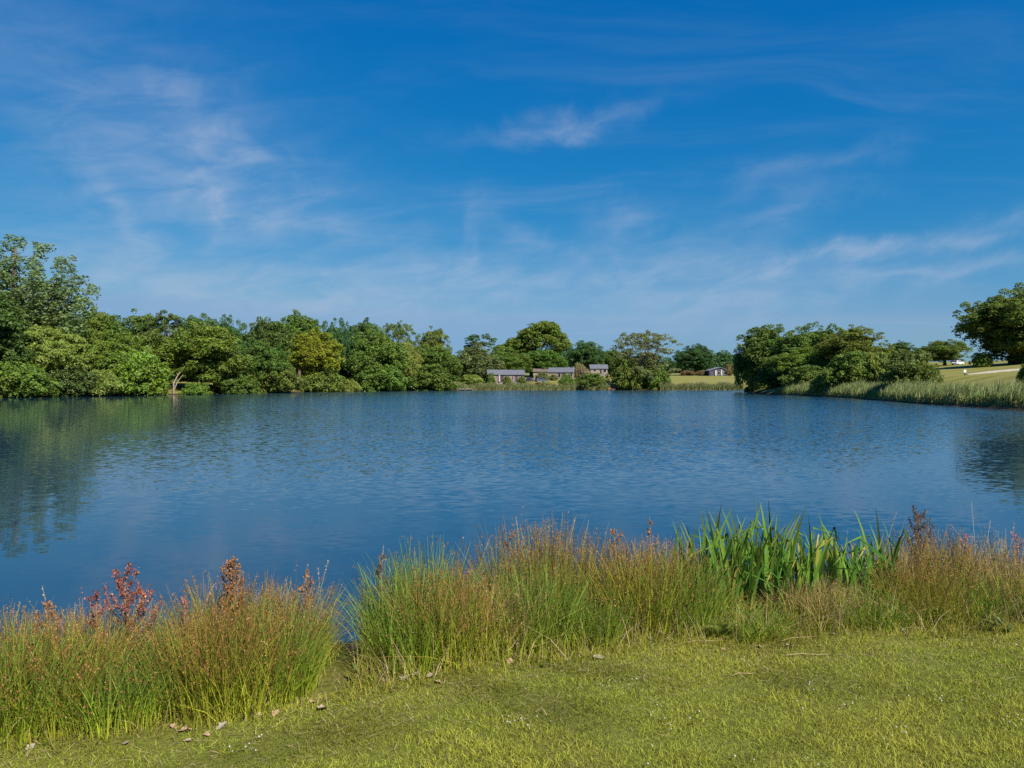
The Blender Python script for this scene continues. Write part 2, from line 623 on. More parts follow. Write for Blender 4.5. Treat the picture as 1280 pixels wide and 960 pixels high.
def proto_round(key, seed, H=13.0, W=5.2, z0=2.0, n=17, nsub=11, flat=.9, size=.30, bark=None, egg=0.0, dens=.62, rsub=.44, top_skew=0.0):
    g = np.random.default_rng(seed)
    zc, hz = (H + z0) / 2, (H - z0) / 2
    big = []
    for d in fib(n, g, .3):
        k = g.uniform(.34, .74)
        wid = 1 - egg * d[2]
        c = np.array([d[0] * W * k * wid + top_skew * max(0, d[2]) * W, d[1] * W * k * wid, zc + d[2] * hz * k])
        r = W * g.uniform(.30, .44)
        big.append((c, np.array([r, r, r * .9])))
    big.append((np.array([0, 0, zc]), np.array([W * .5, W * .5, hz * .5])))
    lobes = two_level(big, g, nsub, rsub, flat)
    for d in fib(90, g, .4):                                # stray sprays that fray the outline
        if d[2] < -.5:
            continue
        k = g.uniform(.80, 1.0)
        wid = 1 - egg * d[2]
        r = W * g.uniform(.05, .11)
        lobes.append((np.array([d[0] * W * k * wid, d[1] * W * k * wid, zc + d[2] * hz * k]), np.array([r, r, r * g.uniform(.8, 1.5)]), (g.uniform(.3, .7), g.uniform(.4, .65))))
    PROTO[key] = (crown_mesh('crown ' + key, lobes, size, dens, seed),
                  trunk_mesh('trunk ' + key, H, W * .075, H * .72, [b_[0] for b_ in big[::2]], bark or M_BARK), H, W)


proto_round('broad_a', 11, z0=.2, n=26, nsub=12, rsub=.40)
proto_round('broad_b', 12, n=30, W=5.6, rsub=.38, z0=.2, nsub=12)
proto_round('broad_c', 13, H=14, W=4.6, z0=.4, egg=.25, n=28, nsub=12, rsub=.40)
proto_round('broad_d', 14, H=12, W=6, z0=.2, n=32, egg=.1, rsub=.36, nsub=13)
proto_round('layered', 15, H=12, W=6, z0=.4, n=26, flat=.5, rsub=.46, nsub=12)
proto_round('oak', 19, H=15, W=7.2, z0=.1, n=44, rsub=.34, nsub=13, size=.33, egg=.05)
proto_round('bush_a', 21, H=5, W=3.6, z0=-.8, n=20, rsub=.40, nsub=10, size=.28, egg=.2)
proto_round('bush_b', 22, H=5, W=4.2, z0=-.8, n=24, rsub=.36, nsub=10, size=.28, egg=.3)
proto_round('willow', 23, H=6, W=4.0, z0=-.6, n=20, rsub=.44, nsub=9, size=.26, egg=.15, flat=1.25)


def proto_poplar(key, seed, H=28.0, W=8.5):
    """plumes of foliage climbing along upright limbs, with air between them"""
    g = np.random.default_rng(seed)
    lobes, tips = [], []
    for i in range(34):
        a, rr = i * 2.4 + g.uniform(-.3, .3), W * math.sqrt((i + .5) / 34) * g.uniform(.85, 1.05)
        tip = np.array([rr * math.cos(a), rr * math.sin(a), H * (1 - .42 * (rr / W) ** 1.8) * g.uniform(.9, 1.0)])
        foot = np.array([tip[0] * .35, tip[1] * .35, tip[2] * g.uniform(.12, .3)])
        tips.append(foot * .3 + tip * .7)
        tone = (g.uniform(.3, .7), g.uniform(.35, .65))
        m_ = 13
        for k in np.linspace(.12, 1, m_):
            r = (1.45 - .85 * k) * g.uniform(.7, 1.25)
            c = foot + (tip - foot) * k + np.array([0, 0, -.06 * H * math.sin(math.pi * k) * rr / W]) + g.normal(0, .55, 3)
            lobes.append((c, np.array([r, r, r * g.uniform(1.0, 1.7)]), (tone[0] + g.normal(0, .06), tone[1] + g.normal(0, .06))))
    PROTO[key] = (crown_mesh('crown ' + key, lobes, .36, .42, seed, .3, .1),
                  trunk_mesh('trunk ' + key, H, .5, H * .9, tips[::2], M_BARK, start=.05), H, W)


proto_poplar('poplar', 31)


def proto_pads(key, seed, H, W, n, zlo, pad, nsub, dens, bark, drop=.2, bias=None, size=.36, flat=.5, lean=(0, 0), r0=.28, rsub=.42):
    """open crowns: separate pads of foliage at the ends of visible limbs"""
    g = np.random.default_rng(seed)
    big = []
    for i in range(n):
        k = (i + .5) / n
        z = H * (zlo + (1 - zlo) * k) - pad * .5
        wr = W * (math.sin(math.pi * (.18 + .72 * k)) ** .7) * g.uniform(.25, 1)
        a = i * 2.4 + g.uniform(-.5, .5)
        c = np.array([wr * math.cos(a) * .95, wr * math.sin(a) * .95, z])
        if bias:
            c = bias(c, k, g)
        big.append((c, np.array([pad, pad, pad * .55]) * g.uniform(.7, 1.25)))
    lobes = two_level(big, g, nsub, rsub, flat, .85, drop)
    PROTO[key] = (crown_mesh('crown ' + key, lobes, size, dens, seed, .25, .4),
                  trunk_mesh('trunk ' + key, H, r0, H * .8, [b_[0] for b_ in big], bark, lean), H, W)


proto_pads('pine', 41, 14, 4.2, 15, .62, 1.7, 9, .75, M_PINE_BARK)
proto_pads('wind_pine', 42, 15, 6.5, 17, .45, 1.9, 9, .7, M_PINE_BARK, bias=lambda c, k, g: c + np.array([2.4 * (k - .4), 0, 0]), lean=(1.2, 0))
proto_pads('open_tree', 43, 18, 9.0, 46, .20, 1.9, 10, .5, M_BARK, .22, size=.42, flat=.7, r0=.3)


def proto_windswept(key, seed, H=24.0, W=14.0):
    """a dome that climbs slowly from the left and breaks off on the right"""
    g = np.random.default_rng(seed)
    big = []
    for i in range(110):
        x = g.uniform(-1, 1)
        topz = H * (0.55 + 0.45 * sstep(np.array(x), -1.15, .5)) * (1 - .30 * max(0, x - .60) / .4)
        topz = float(topz)
        r = 2.6 * g.uniform(.75, 1.2)
        z = topz - r * .8 - abs(g.normal(0, .16)) * topz
        big.append((np.array([x * (W - r), g.uniform(-.65, .65) * W * .7, max(2.0, z)]), np.array([r * 1.15, r * 1.1, r * .75])))
    lobes = two_level(big, g, 11, .36, .75, .8)
    PROTO[key] = (crown_mesh('crown ' + key, lobes, .55, .62, seed),
                  trunk_mesh('trunk ' + key, H, .6, H * .7, [b_[0] for b_ in big[::5]], M_BARK, (2.5, 0)), H, W)


proto_windswept('windswept', 51)

GREEN, DARK, YELLOW, BRIGHT, GREY, BLUE, LIME, OLIVE = (
    (.122, .190, .036), (.085, .145, .034), (.235, .250, .026), (.152, .228, .036), (.165, .215, .085), (.068, .140, .046), (.215, .280, .060), (.145, .190, .038))


def plant_tree(kind, label, cx, top, half, D, color, cat='tree', group=None, name=None, rz=None, bark=None, sink=0.0, depth=None):
    crown, trunk, H, Wd = PROTO[kind]
    x, y = at(cx, D), D
    z = gz(x, y) - sink
    sw = 1.08 * half / FPX * D / Wd
    sz = (lit(top, D) - z) / H
    fixed = kind in ('windswept', 'wind_pine', 'open_tree')
    o = empty(name or ('shrub' if cat == 'shrub' else 'tree'), (x, y, z), 0 if fixed else (random.uniform(0, 6.28) if rz is None else rz),
              (sw, depth or sw, sz))
    tr = place('trunk', trunk, o)
    if bark:
        tr.data = trunk.copy()
        tr.data.materials[0] = bark
    cr = place('crown', crown, o)
    j = [random.uniform(.9, 1.1) for _ in range(2)]
    cr.color = (color[0] * j[0], color[1] * j[1], color[2], 1)
    tag(o, label, cat, group)
    return o


LEFT, MIDDLE, RIGHT = 'trees along the left bank', 'trees behind the lodges', 'trees on the right bank'
LB, RB = 'bushes at the foot of the left bank trees', 'bushes on the right bank'
for a in [
    # left bank, back row first
    ('poplar', 'very tall grey-green poplar rising above everything at the left edge', 20, 291, 92, 130, GREY, 'tree', LEFT, 'poplar_tree'),
    ('broad_b', 'tall dark tree filling the left picture edge below the poplar', -40, 352, 70, 118, DARK, 'tree', LEFT),
    ('broad_c', 'yellow-green tree touching the right side of the poplar', 122, 380, 30, 150, BRIGHT, 'tree', LEFT),
    ('broad_a', 'round mid-green tree between the poplar and the pine with red trunk', 166, 388, 40, 150, GREEN, 'tree', LEFT),
    ('pine', 'pine with dark flat top and bare reddish trunk on left bank', 207, 389, 19, 152, DARK, 'pine', LEFT, 'pine_tree'),
    ('broad_b', 'dark tree peeping over the skyline just right of the pine', 248, 391, 30, 172, DARK, 'tree', LEFT),
    ('broad_d', 'dark low-domed tree second right of the pine on the skyline', 283, 393, 26, 180, BLUE, 'tree', LEFT),
    ('broad_b', 'dark round-headed tree between light green tree and tallest middle tree', 330, 396, 38, 190, DARK, 'tree', LEFT),
    ('broad_c', 'tallest tree in the middle of the left bank with green top', 374, 385, 30, 205, GREEN, 'tree', LEFT),
    ('broad_d', 'dark flat-topped tree right of the yellow-green tree', 422, 397, 26, 212, BLUE, 'tree', LEFT),
    ('broad_c', 'dark spiky-topped tree behind the big green tree on left bank', 455, 395, 24, 220, DARK, 'tree', LEFT),
    ('open_tree', 'thin-crowned tree on the skyline near the right end of left bank', 498, 401, 24, 235, GREEN, 'tree', LEFT),
    ('broad_a', 'brownish-green tree leaning out at the right end of left bank', 540, 409, 24, 245, OLIVE, 'tree', LEFT),
    # left bank, front row
    ('broad_a', 'dark tree at the water in front of the poplar', 0, 404, 42, 121, DARK, 'tree', LEFT),
    ('layered', 'tree with pale cream-green foliage in flat layers near left edge', 66, 403, 42, 127, LIME, 'tree', LEFT),
    ('broad_d', 'bright green leafy tree right of the pale layered tree', 140, 412, 46, 138, BRIGHT, 'tree', LEFT),
    ('broad_b', 'broad light-green tree with pale trunk showing below the pine', 254, 402, 52, 152, BRIGHT, 'tree', LEFT),
    ('broad_a', 'medium green tree in front of the dark round-headed tree', 334, 424, 30, 168, GREEN, 'tree', LEFT),
    ('broad_c', 'bright yellow-green tree in the middle of left bank', 394, 406, 33, 184, YELLOW, 'tree', LEFT),
    ('broad_d', 'big green tree in layers right of the yellow-green tree', 470, 408, 38, 205, GREEN, 'tree', LEFT),
    ('broad_a', 'small yellowish tree at the right shoulder of big green tree', 505, 424, 20, 214, LIME, 'tree', LEFT),
    ('broad_b', 'rounded green tree at the right end of left bank', 540, 430, 34, 222, GREEN, 'tree', LEFT),
    ('bush_b', 'leafy green bush hanging over water at far left edge', 18, 452, 44, 117.5, GREEN, 'shrub', LB),
    ('bush_a', 'dark green bush over water below the pale layered tree', 84, 452, 30, 126, DARK, 'shrub', LB),
    ('bush_b', 'fresh green bush between layered tree and light-green tree', 170, 440, 42, 137, BRIGHT, 'shrub', LB),
    ('bush_a', 'small bright bush left of the pale trunk', 128, 462, 26, 131, LIME, 'shrub', LB),
    ('bush_a', 'low round bush just right of the pale trunk', 246, 478, 18, 146, BRIGHT, 'shrub', LB),
    ('bush_a', 'low dark bush left of the pale forked trunk', 196, 470, 14, 144, GREEN, 'shrub', LB),
    ('bush_b', 'spreading green bush below the broad light-green tree', 292, 466, 32, 157, GREEN, 'shrub', LB),
    ('bush_b', 'dense green bush at water below the medium green tree', 345, 452, 32, 169, GREEN, 'shrub', LB),
    ('bush_a', 'olive bush at water below the bright yellow-green tree', 402, 458, 26, 183, OLIVE, 'shrub', LB),
    ('bush_a', 'small pale bush right of the yellow-green tree at water', 436, 474, 15, 192, LIME, 'shrub', LB),
    ('bush_b', 'green bush at water below the big layered green tree', 474, 452, 32, 202, GREEN, 'shrub', LB),
    ('bush_b', 'wide bush at water below the rounded tree at bank end', 532, 456, 38, 217, GREEN, 'shrub', LB),
    ('bush_a', 'low yellow-green bush left of the longest lodge', 588, 468, 17, 233, LIME, 'shrub', 'garden shrubs round the lodges'),
    # behind the lodges
    ('wind_pine', 'ragged dark pine with arm reaching right behind the lodges', 592, 416, 26, 262, BLUE, 'pine', MIDDLE, 'pine_tree'),
    ('willow', 'grey-green willow-like tree left of the longest lodge', 594, 434, 32, 252, (.125, .165, .055), 'tree', MIDDLE),
    ('windswept', 'great windswept tree sloping up to the right above lodges', 664, 402, 46, 300, OLIVE, 'tree', MIDDLE),
    ('broad_d', 'green tree directly above the longest lodge roof', 634, 434, 28, 282, GREEN, 'tree', MIDDLE),
    ('broad_b', 'green tree below the peak of the windswept tree', 680, 436, 26, 288, GREEN, 'tree', MIDDLE),
    ('broad_b', 'dark blue-green dome right of the windswept tree', 732, 425, 23, 318, BLUE, 'tree', MIDDLE),
    ('broad_a', 'small tree between dark dome and thin lakeside tree', 762, 436, 18, 325, GREEN, 'tree', MIDDLE),
    ('open_tree', 'thin see-through tree standing at the water in the centre', 806, 413, 41, 237, GREY, 'tree', MIDDLE),
    ('oak', 'dense dark green oak standing alone in the far field', 868, 430, 24, 318, BLUE, 'oak', MIDDLE, 'oak_tree'),
    # right bank
    ('broad_b', 'leftmost tall tree of the clump on the right bank', 962, 404, 42, 182, GREEN, 'tree', RIGHT),
    ('broad_d', 'middle tall tree of the clump on the right bank', 1018, 403, 44, 160, GREEN, 'tree', RIGHT),
    ('broad_a', 'rightmost tall tree of the clump on the right bank', 1068, 407, 40, 143, OLIVE, 'tree', RIGHT),
    ('broad_d', 'lower green tree in front of the right bank clump', 1012, 434, 44, 150, BRIGHT, 'tree', RIGHT),
    ('broad_c', 'faint distant tree between the two distant right trees', 1152, 432, 16, 245, DARK, 'tree', RIGHT),
    ('broad_a', 'small distant tree just right of the clump', 1126, 426, 20, 215, DARK, 'tree', RIGHT),
    ('broad_b', 'wide distant tree on the rise left of biggest right tree', 1181, 424, 27, 232, OLIVE, 'tree', RIGHT),
    ('oak', 'biggest tree on the right, cut by the picture edge', 1266, 360, 62, 140, GREEN, 'tree', RIGHT),
    ('broad_b', 'taller tree mostly outside the right picture edge', 1322, 342, 60, 146, GREEN, 'tree', RIGHT),
    ('bush_a', 'low dark shrub right of the trunk of biggest right tree', 1276, 438, 17, 138, GREEN, 'shrub', RB),
    ('bush_b', 'low drooping shrub left of the trunk of biggest right tree', 1227, 441, 13, 138, GREEN, 'shrub', RB),
    ('bush_b', 'yellow-green bush at the left end of right bank clump', 943, 430, 22, 183, LIME, 'shrub', RB),
    ('bush_a', 'dark bush at the water under the leftmost tall tree', 970, 452, 26, 168, DARK, 'shrub', RB),
    ('bush_b', 'rounded bush in front of the clump on right bank', 1008, 457, 28, 143, GREEN, 'shrub', RB),
    ('bush_a', 'small light bush behind the reeds on right bank', 1032, 466, 17, 128, LIME, 'shrub', RB),
    ('bush_b', 'shadowed bush under the rightmost tall tree of clump', 1066, 440, 34, 124, GREEN, 'shrub', RB),
    ('bush_b', 'yellowish bush filling the right end of the clump', 1098, 440, 24, 122, LIME, 'shrub', RB),
    ('bush_a', 'large round bush standing alone behind the right reeds', 1137, 437, 32, 101, (.125, .165, .038), 'shrub', RB),
    ('bush_a', 'shrub just showing at the right picture edge above reeds', 1291, 448, 15, 72, GREEN, 'shrub', RB),
    # lakeside shrubs in the middle
    ('bush_a', 'round green shrub at water below the second lodge', 708, 467, 9, 234, GREEN, 'shrub', 'lakeside shrubs below the lodges'),
    ('bush_b', 'wide green shrub at water left of thin lakeside tree', 739, 467, 20, 234, GREEN, 'shrub', 'lakeside shrubs below the lodges'),
    ('bush_a', 'reddish-brown low shrub at water below the parked cars', 675, 478, 10, 233.5, (.16, .085, .03), 'shrub', 'lakeside shrubs below the lodges'),
    ('bush_b', 'spreading olive bush at the foot of thin lakeside tree', 782, 448, 22, 234, OLIVE, 'shrub', 'lakeside shrubs below the lodges'),
    ('bush_a', 'low green bush right of the thin lakeside tree trunk', 815, 456, 22, 235, GREEN, 'shrub', 'lakeside shrubs below the lodges'),
    ('bush_a', 'small dark shrub against the longest lodge wall near its left end', 614, 466, 5, 238, GREEN, 'shrub', 'garden shrubs round the lodges'),
    ('bush_a', 'small shrub in front of the middle of the longest lodge', 634, 470, 6, 237, OLIVE, 'shrub', 'garden shrubs round the lodges'),
    ('bush_b', 'green shrub hiding the right corner of longest lodge', 652, 471, 6, 238, GREEN, 'shrub', 'garden shrubs round the lodges'),
    ('bush_a', 'grey shrub in front of the second lodge wall', 692, 468, 6, 265, GREY, 'shrub', 'garden shrubs round the lodges'),
    ('bush_b', 'pale flowering shrub right of the second lodge', 724, 454, 9, 285, (.24, .21, .11), 'shrub', 'garden shrubs round the lodges'),
    ('bush_a', 'pale cream shrub between the second and third lodges', 731, 461, 8, 280, (.30, .25, .15), 'shrub', 'garden shrubs round the lodges'),
    ('bush_a', 'grey-green garden shrub left of the second lodge', 678, 465, 8, 262, GREY, 'shrub', 'garden shrubs round the lodges'),
    ('bush_b', 'yellow-green tree-like shrub above the second lodge roof', 698, 449, 10, 292, LIME, 'shrub', 'garden shrubs round the lodges'),
    ('bush_b', 'dry brown hedge bush left below the lone oak', 860, 463, 10, 305, (.21, .16, .08), 'shrub', 'brown hedge by the lone oak'),
    ('bush_b', 'dry brown hedge bush right below the lone oak', 877, 463, 8, 305, (.22, .17, .09), 'shrub', 'brown hedge by the lone oak'),
    ('bush_a', 'tan bush just right of the dark gabled lodge', 912, 455, 6, 300, (.22, .18, .07), 'shrub', 'brown hedge by the lone oak'),
]:
    plant_tree(*a)
# the broad light-green tree shows its pale forked trunk at the water
for o in [o for o in scene.objects if o.get('label', '').startswith('broad light-green tree')]:
    for ch in o.children:
        if ch.name.startswith('trunk'):
            V, F = [], []
            s = o.scale.z
            tube(V, F, [(-1.45, -5.0, -1.2), (-1.4, -5.0, .6), (-1.45, -4.9, 1.7), (-1.3, -4.2, 3.0), (-.6, -1, 7)], [.15, .11, .09, .07, .04], 8)
            tube(V, F, [(-1.4, -5.0, .4), (-1.2, -4.95, 1.1), (-1.05, -4.8, 1.9), (-.9, -3.6, 3.2)], [.09, .075, .06, .03], 6)
            ch.data = py_mesh('pale forked trunk', V, F, M_PALE_BARK, True)
    o.rotation_euler = (0, 0, 0)

# woods beyond, read as one mass
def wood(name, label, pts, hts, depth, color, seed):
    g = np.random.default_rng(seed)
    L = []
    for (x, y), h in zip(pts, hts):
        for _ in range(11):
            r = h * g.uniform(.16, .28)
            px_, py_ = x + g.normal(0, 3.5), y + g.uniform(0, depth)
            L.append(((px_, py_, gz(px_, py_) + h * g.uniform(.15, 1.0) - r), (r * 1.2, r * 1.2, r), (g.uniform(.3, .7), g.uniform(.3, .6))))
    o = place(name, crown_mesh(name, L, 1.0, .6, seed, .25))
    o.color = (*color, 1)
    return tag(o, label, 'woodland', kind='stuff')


g_ = np.random.default_rng(5)
pts = [(x, 425 + 12 * math.sin(x * .03)) for x in np.arange(-60, 215, 5.0)]
wood('distant_wood', 'dark distant wood along the horizon behind the lodges and field', pts,
     [13.0 + 2.5 * math.sin(p[0] * .05) + g_.uniform(-1.5, 1.5) for p in pts], 10, BLUE, 61)
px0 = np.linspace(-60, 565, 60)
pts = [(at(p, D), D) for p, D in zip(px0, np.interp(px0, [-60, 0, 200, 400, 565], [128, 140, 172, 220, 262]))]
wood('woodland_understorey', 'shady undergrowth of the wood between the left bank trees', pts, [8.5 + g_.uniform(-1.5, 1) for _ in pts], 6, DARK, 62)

# ------------------------------------------------------------------ reeds


def blades(P, H, Wd, lean, seg=3, curl=1.6, twist=None, g=rng, tipw=.12, kind=None):
    """P feet (n,3), H heights, Wd widths, lean (n,2) sideways reach at the tip; returns V, F, tint"""
    n = len(P)
    a = g.uniform(0, 6.283, n) if twist is None else twist
    side = np.stack([np.cos(a), np.sin(a), np.zeros(n)], 1)
    rows, tin = [], []
    rnd, rnd2 = g.uniform(0, 1, n), g.uniform(0, 1, n)
    for s in range(seg + 1):
        k = s / seg
        reach = np.hypot(lean[:, 0], lean[:, 1])
        c = P + np.stack([lean[:, 0] * k ** curl, lean[:, 1] * k ** curl, (H * k) * (1 - .25 * k * np.clip(reach / np.maximum(H, 1e-4), 0, 1.4))], 1)
        w = (Wd * ((1 - k) ** .7 * (1 - tipw) + tipw) * .5)[:, None]
        rows += [c - side * w, c + side * w]
        tt = np.stack([np.full(n, k), rnd, rnd2], 1)
        tin += [tt, tt]
    m_ = 2 * (seg + 1)
    V = np.stack(rows, 1).reshape(-1, 3)
    T = np.stack(tin, 1).reshape(-1, 3)
    base = (np.arange(n) * m_)[:, None, None]
    f = np.array([[2 * s, 2 * s + 1, 2 * s + 3, 2 * s + 2] for s in range(seg)])[None]
    return V, (base + f).reshape(-1, 4), T


M_REED = blade_mat('reed blades', (.36, .31, .11), (.18, .235, .055), (.27, .30, .115), .35, .8)
M_REED_FAR = blade_mat('far reed blades', (.24, .23, .09), (.15, .18, .055), (.22, .23, .10), .3, .8)


def along(poly, n, g):
    poly = np.array(poly, float)
    seg = np.linalg.norm(np.diff(poly, axis=0), axis=1)
    s = np.concatenate([[0], np.cumsum(seg)])
    q = g.uniform(0, s[-1], n)
    P = np.stack([np.interp(q, s, poly[:, 0]), np.interp(q, s, poly[:, 1])], 1)
    d = np.stack([np.interp(q, s[:-1] + seg / 2, (np.diff(poly, axis=0) / seg[:, None])[:, i]) for i in (0, 1)], 1)
    return P, unit(d), q


def reed_bed(label, poly, n, width, h, mat, seed, wdt, inward=1.0, lean=(.35, .1)):
    g = np.random.default_rng(seed)
    P, d, q = along(poly, n, g)
    nrm = np.stack([d[:, 1], -d[:, 0]], 1) * inward
    off = g.uniform(-.45, 1, n) * width
    P = P + nrm * off[:, None]
    z = np.maximum(ground_z(P[:, 0], P[:, 1]), -.5)
    H = h * g.uniform(.65, 1.15, n) * (1 + .22 * np.sin(q * .9) * np.sin(q * .23 + 1)) * np.where(off < 0, .85, 1)
    L = np.stack([g.normal(lean[0], .28, n), g.normal(lean[1], .25, n)], 1) * H[:, None] * .8
    V, F, T = blades(np.column_stack([P, z]), H - np.minimum(z, 0), g.uniform(.6, 1.4, n) * wdt, L, 3, 1.8, g=g)
    return tag(place('reed_bed', np_mesh('reeds', V, F, mat, T)), label, 'reeds', 'reeds along the banks', 'stuff')


reed_bed('tall grey-green reeds leaning in the wind along the right bank',
         [(44, 30), (44.5, 50), (44.5, 62), (46.5, 83), (52, 110), (53, 124), (52.5, 146)], 26000, 1.7, 1.7, M_REED, 71, .075, 1.0, (.5, .05))
reed_bed('pale green reeds at the water in front of the lodges',
         [(-19, 227.3), (15, 231.5), (30, 231.5)], 9000, 1.5, 1.9, M_REED_FAR, 72, .14, -1.0)
reed_bed('pale green reeds at the water below the far field',
         [(46, 231.5), (71, 229.5)], 7000, 1.5, 2.0, M_REED_FAR, 73, .14, -1.0)

# ------------------------------------------------------------------ path, post, lodges, cars
M_GRAVEL = plain('gravel path', (.42, .38, .31), .95, .1, .2, 2.0, .01)
V, F = [], []
path_pts = [(at(1208, 112), 112.0), (at(1240, 112), 112.5), (at(1280, 111.5), 112), (at(1340, 111), 112), (at(1440, 114), 114)]
pp = []
for a, b_ in zip(path_pts[:-1], path_pts[1:]):
    for k in range(8):
        pp.append((a[0] + (b_[0] - a[0]) * k / 8, a[1] + (b_[1] - a[1]) * k / 8))
for i, (x, y) in enumerate(pp):
    w = .5 + 1.6 * min(1, i / 10)
    for o_, dzz in ((-w, -.2), (-w, .08), (w, .08), (w, -.2)):
        V.append((x, y + o_, gz(x, y + o_) + dzz))
for i in range(len(pp) - 1):
    for k in range(3):
        F.append((4 * i + k, 4 * i + 4 + k, 4 * i + 5 + k, 4 * i + 1 + k))
tag(place('path', py_mesh('path', V, F, M_GRAVEL)), 'pale gravel path crossing the grass on the right', 'path', kind='structure')

M_WHITE = plain('white paint', (.78, .78, .76), .5, .4, .06)
M_BLACK = plain('dark paint', (.03, .03, .035), .6, .3, .2)
x, y = at(1206, 106), 106.0
o = empty('marker_post', (x, y, gz(x, y)))
place('post', boxes_mesh('post', [(-.05, .05, -.05, .05, -.2, .42)], M_BLACK), o)
place('sign_head', boxes_mesh('sign head', [(-.17, .17, -.05, .05, .42, .76), (-.13, .13, -.04, .04, .76, .82)], M_WHITE), o)
tag(o, 'small dark post with white head beside the gravel path', 'marker post')

M_ROOF = plain('grey roof felt', (.11, .115, .14), .75, .2, .12, 1.2, .01)
M_ROOF_L = plain('pale roof sheet', (.17, .18, .21), .6, .3, .1, 1.2)
M_TIMBER = plain('weathered pinkish timber', (.20, .155, .14), .85, .15, .2, 1.5, .01)
M_PALE = plain('pale cladding', (.25, .205, .17), .8, .2, .14, 1.5)
M_NAVY = plain('dark stained cladding', (.065, .06, .085), .7, .2, .25, 1.5)
M_GLASS = plain('dark window glass', (.02, .018, .03), .08, .6, .2)
M_DOOR = plain('dark door', (.06, .035, .065), .5, .3, .2)
M_TRIM = plain('white trim', (.42, .41, .39), .6, .3, .06)
M_DECK = plain('grey deck boards', (.19, .175, .15), .9, .1, .25, 2)


def lodge(label, px, D, ybase, L, depth, hw, hr, wall_m, roof_m, feats, rz=0.0, gable_front=False, over=.35, ridge_shift=0.0):
    """feats: (kind, x0, x1, z0, z1) along the side facing the lake"""
    x, y = at(px, D), D
    o = empty('lodge', (x, y, lit(ybase, D)), rz)
    l2, d2 = L / 2, depth / 2
    zg = gz(x, y) - o.location.z
    if not gable_front:
        ridge = [(-l2, 0, hr), (l2, 0, hr)]
        V = [(-l2, -d2, 0), (l2, -d2, 0), (l2, d2, 0), (-l2, d2, 0), (-l2, -d2, hw), (l2, -d2, hw), (l2, d2, hw), (-l2, d2, hw), (-l2, 0, hr - .1), (l2, 0, hr - .1)]
        F = [(0, 1, 5, 4), (1, 2, 6, 9, 5), (2, 3, 7, 6), (3, 0, 4, 8, 7), (0, 3, 2, 1)]
        s = (hr - hw) / d2
        e = d2 + over
        R_ = [(-l2 - over, -e, hw - s * over), (l2 + over, -e, hw - s * over), (l2 + over, 0, hr), (-l2 - over, 0, hr), (-l2 - over, e, hw - s * over), (l2 + over, e, hw - s * over)]
    else:
        V = [(-l2, -d2, 0), (l2, -d2, 0), (l2, d2, 0), (-l2, d2, 0), (-l2, -d2, hw), (l2, -d2, hw), (l2, d2, hw), (-l2, d2, hw), (ridge_shift, -d2, hr - .1), (ridge_shift, d2, hr - .1)]
        F = [(0, 1, 5, 8, 4), (1, 2, 6, 5), (2, 3, 7, 9, 6), (3, 0, 4, 7), (0, 3, 2, 1)]
        sl, sr = (hr - hw) / (l2 + ridge_shift), (hr - hw) / (l2 - ridge_shift)
        e = d2 + over
        R_ = [(-l2 - over, -e, hw - sl * over), (-l2 - over, e, hw - sl * over), (ridge_shift, e, hr), (ridge_shift, -e, hr), (l2 + over, -e, hw - sr * over), (l2 + over, e, hw - sr * over)]
    place('wall', py_mesh('lodge wall', V, F, wall_m), o)
    th = .16
    RV = [(a, b2, c2 + .03) for a, b2, c2 in R_] + [(a, b2, c2 + .03 + th) for a, b2, c2 in R_]
    if not gable_front:
        RF = [(6, 7, 8, 9), (9, 8, 11, 10), (0, 3, 2, 1), (3, 4, 5, 2), (0, 1, 7, 6), (4, 10, 11, 5), (1, 2, 8, 7), (2, 5, 11, 8), (0, 6, 9, 3), (3, 9, 10, 4)]
    else:
        RF = [(6, 9, 8, 7), (9, 10, 11, 8), (0, 1, 2, 3), (3, 2, 5, 4), (0, 6, 7, 1), (4, 5, 11, 10), (0, 3, 9, 6), (3, 4, 10, 9), (1, 7, 8, 2), (2, 8, 11, 5)]
    place('roof', py_mesh('lodge roof', RV, RF, roof_m), o)
    place('base', boxes_mesh('lodge base', [(-l2 + .05, l2 - .05, -d2 + .05, d2 - .05, min(zg, 0) - .6, -.01)], M_DECK), o)
    for kind, x0, x1, z0, z1 in feats:
        if kind == 'window':
            fr = place('window', boxes_mesh('window frame', [(x0, x1, -d2 - .06, -d2 - .01, z0, z0 + .1), (x0, x1, -d2 - .06, -d2 - .01, z1 - .1, z1),
                                                              (x0, x0 + .1, -d2 - .06, -d2 - .01, z0 + .1, z1 - .1), (x1 - .1, x1, -d2 - .06, -d2 - .01, z0 + .1, z1 - .1)], M_TRIM), o)
            place('pane', boxes_mesh('window pane', [(x0 + .1, x1 - .1, -d2 - .045, -d2 - .012, z0 + .1, z1 - .1)], M_GLASS), fr)
        elif kind == 'door':
            dr = place('door', boxes_mesh('door leaf', [(x0, x1, -d2 - .07, -d2 - .01, z0, z1)], M_DOOR), o)
            place('handle', boxes_mesh('door handle', [(x1 - .2, x1 - .1, -d2 - .12, -d2 - .07, 1.0, 1.12)], M_TRIM), dr)
        elif kind == 'post':
            place('post', boxes_mesh('porch post', [(x0, x1, -d2 - .30, -d2 - .02, z0, z1)], M_TRIM), o)
        elif kind == 'panel':
            place('panel', boxes_mesh('pale panel', [(x0, x1, -d2 - .05, -d2 - .01, z0, z1)], M_PALE), o)
    tag(o, label, 'lodge', 'timber lodges across the lake')
    return o


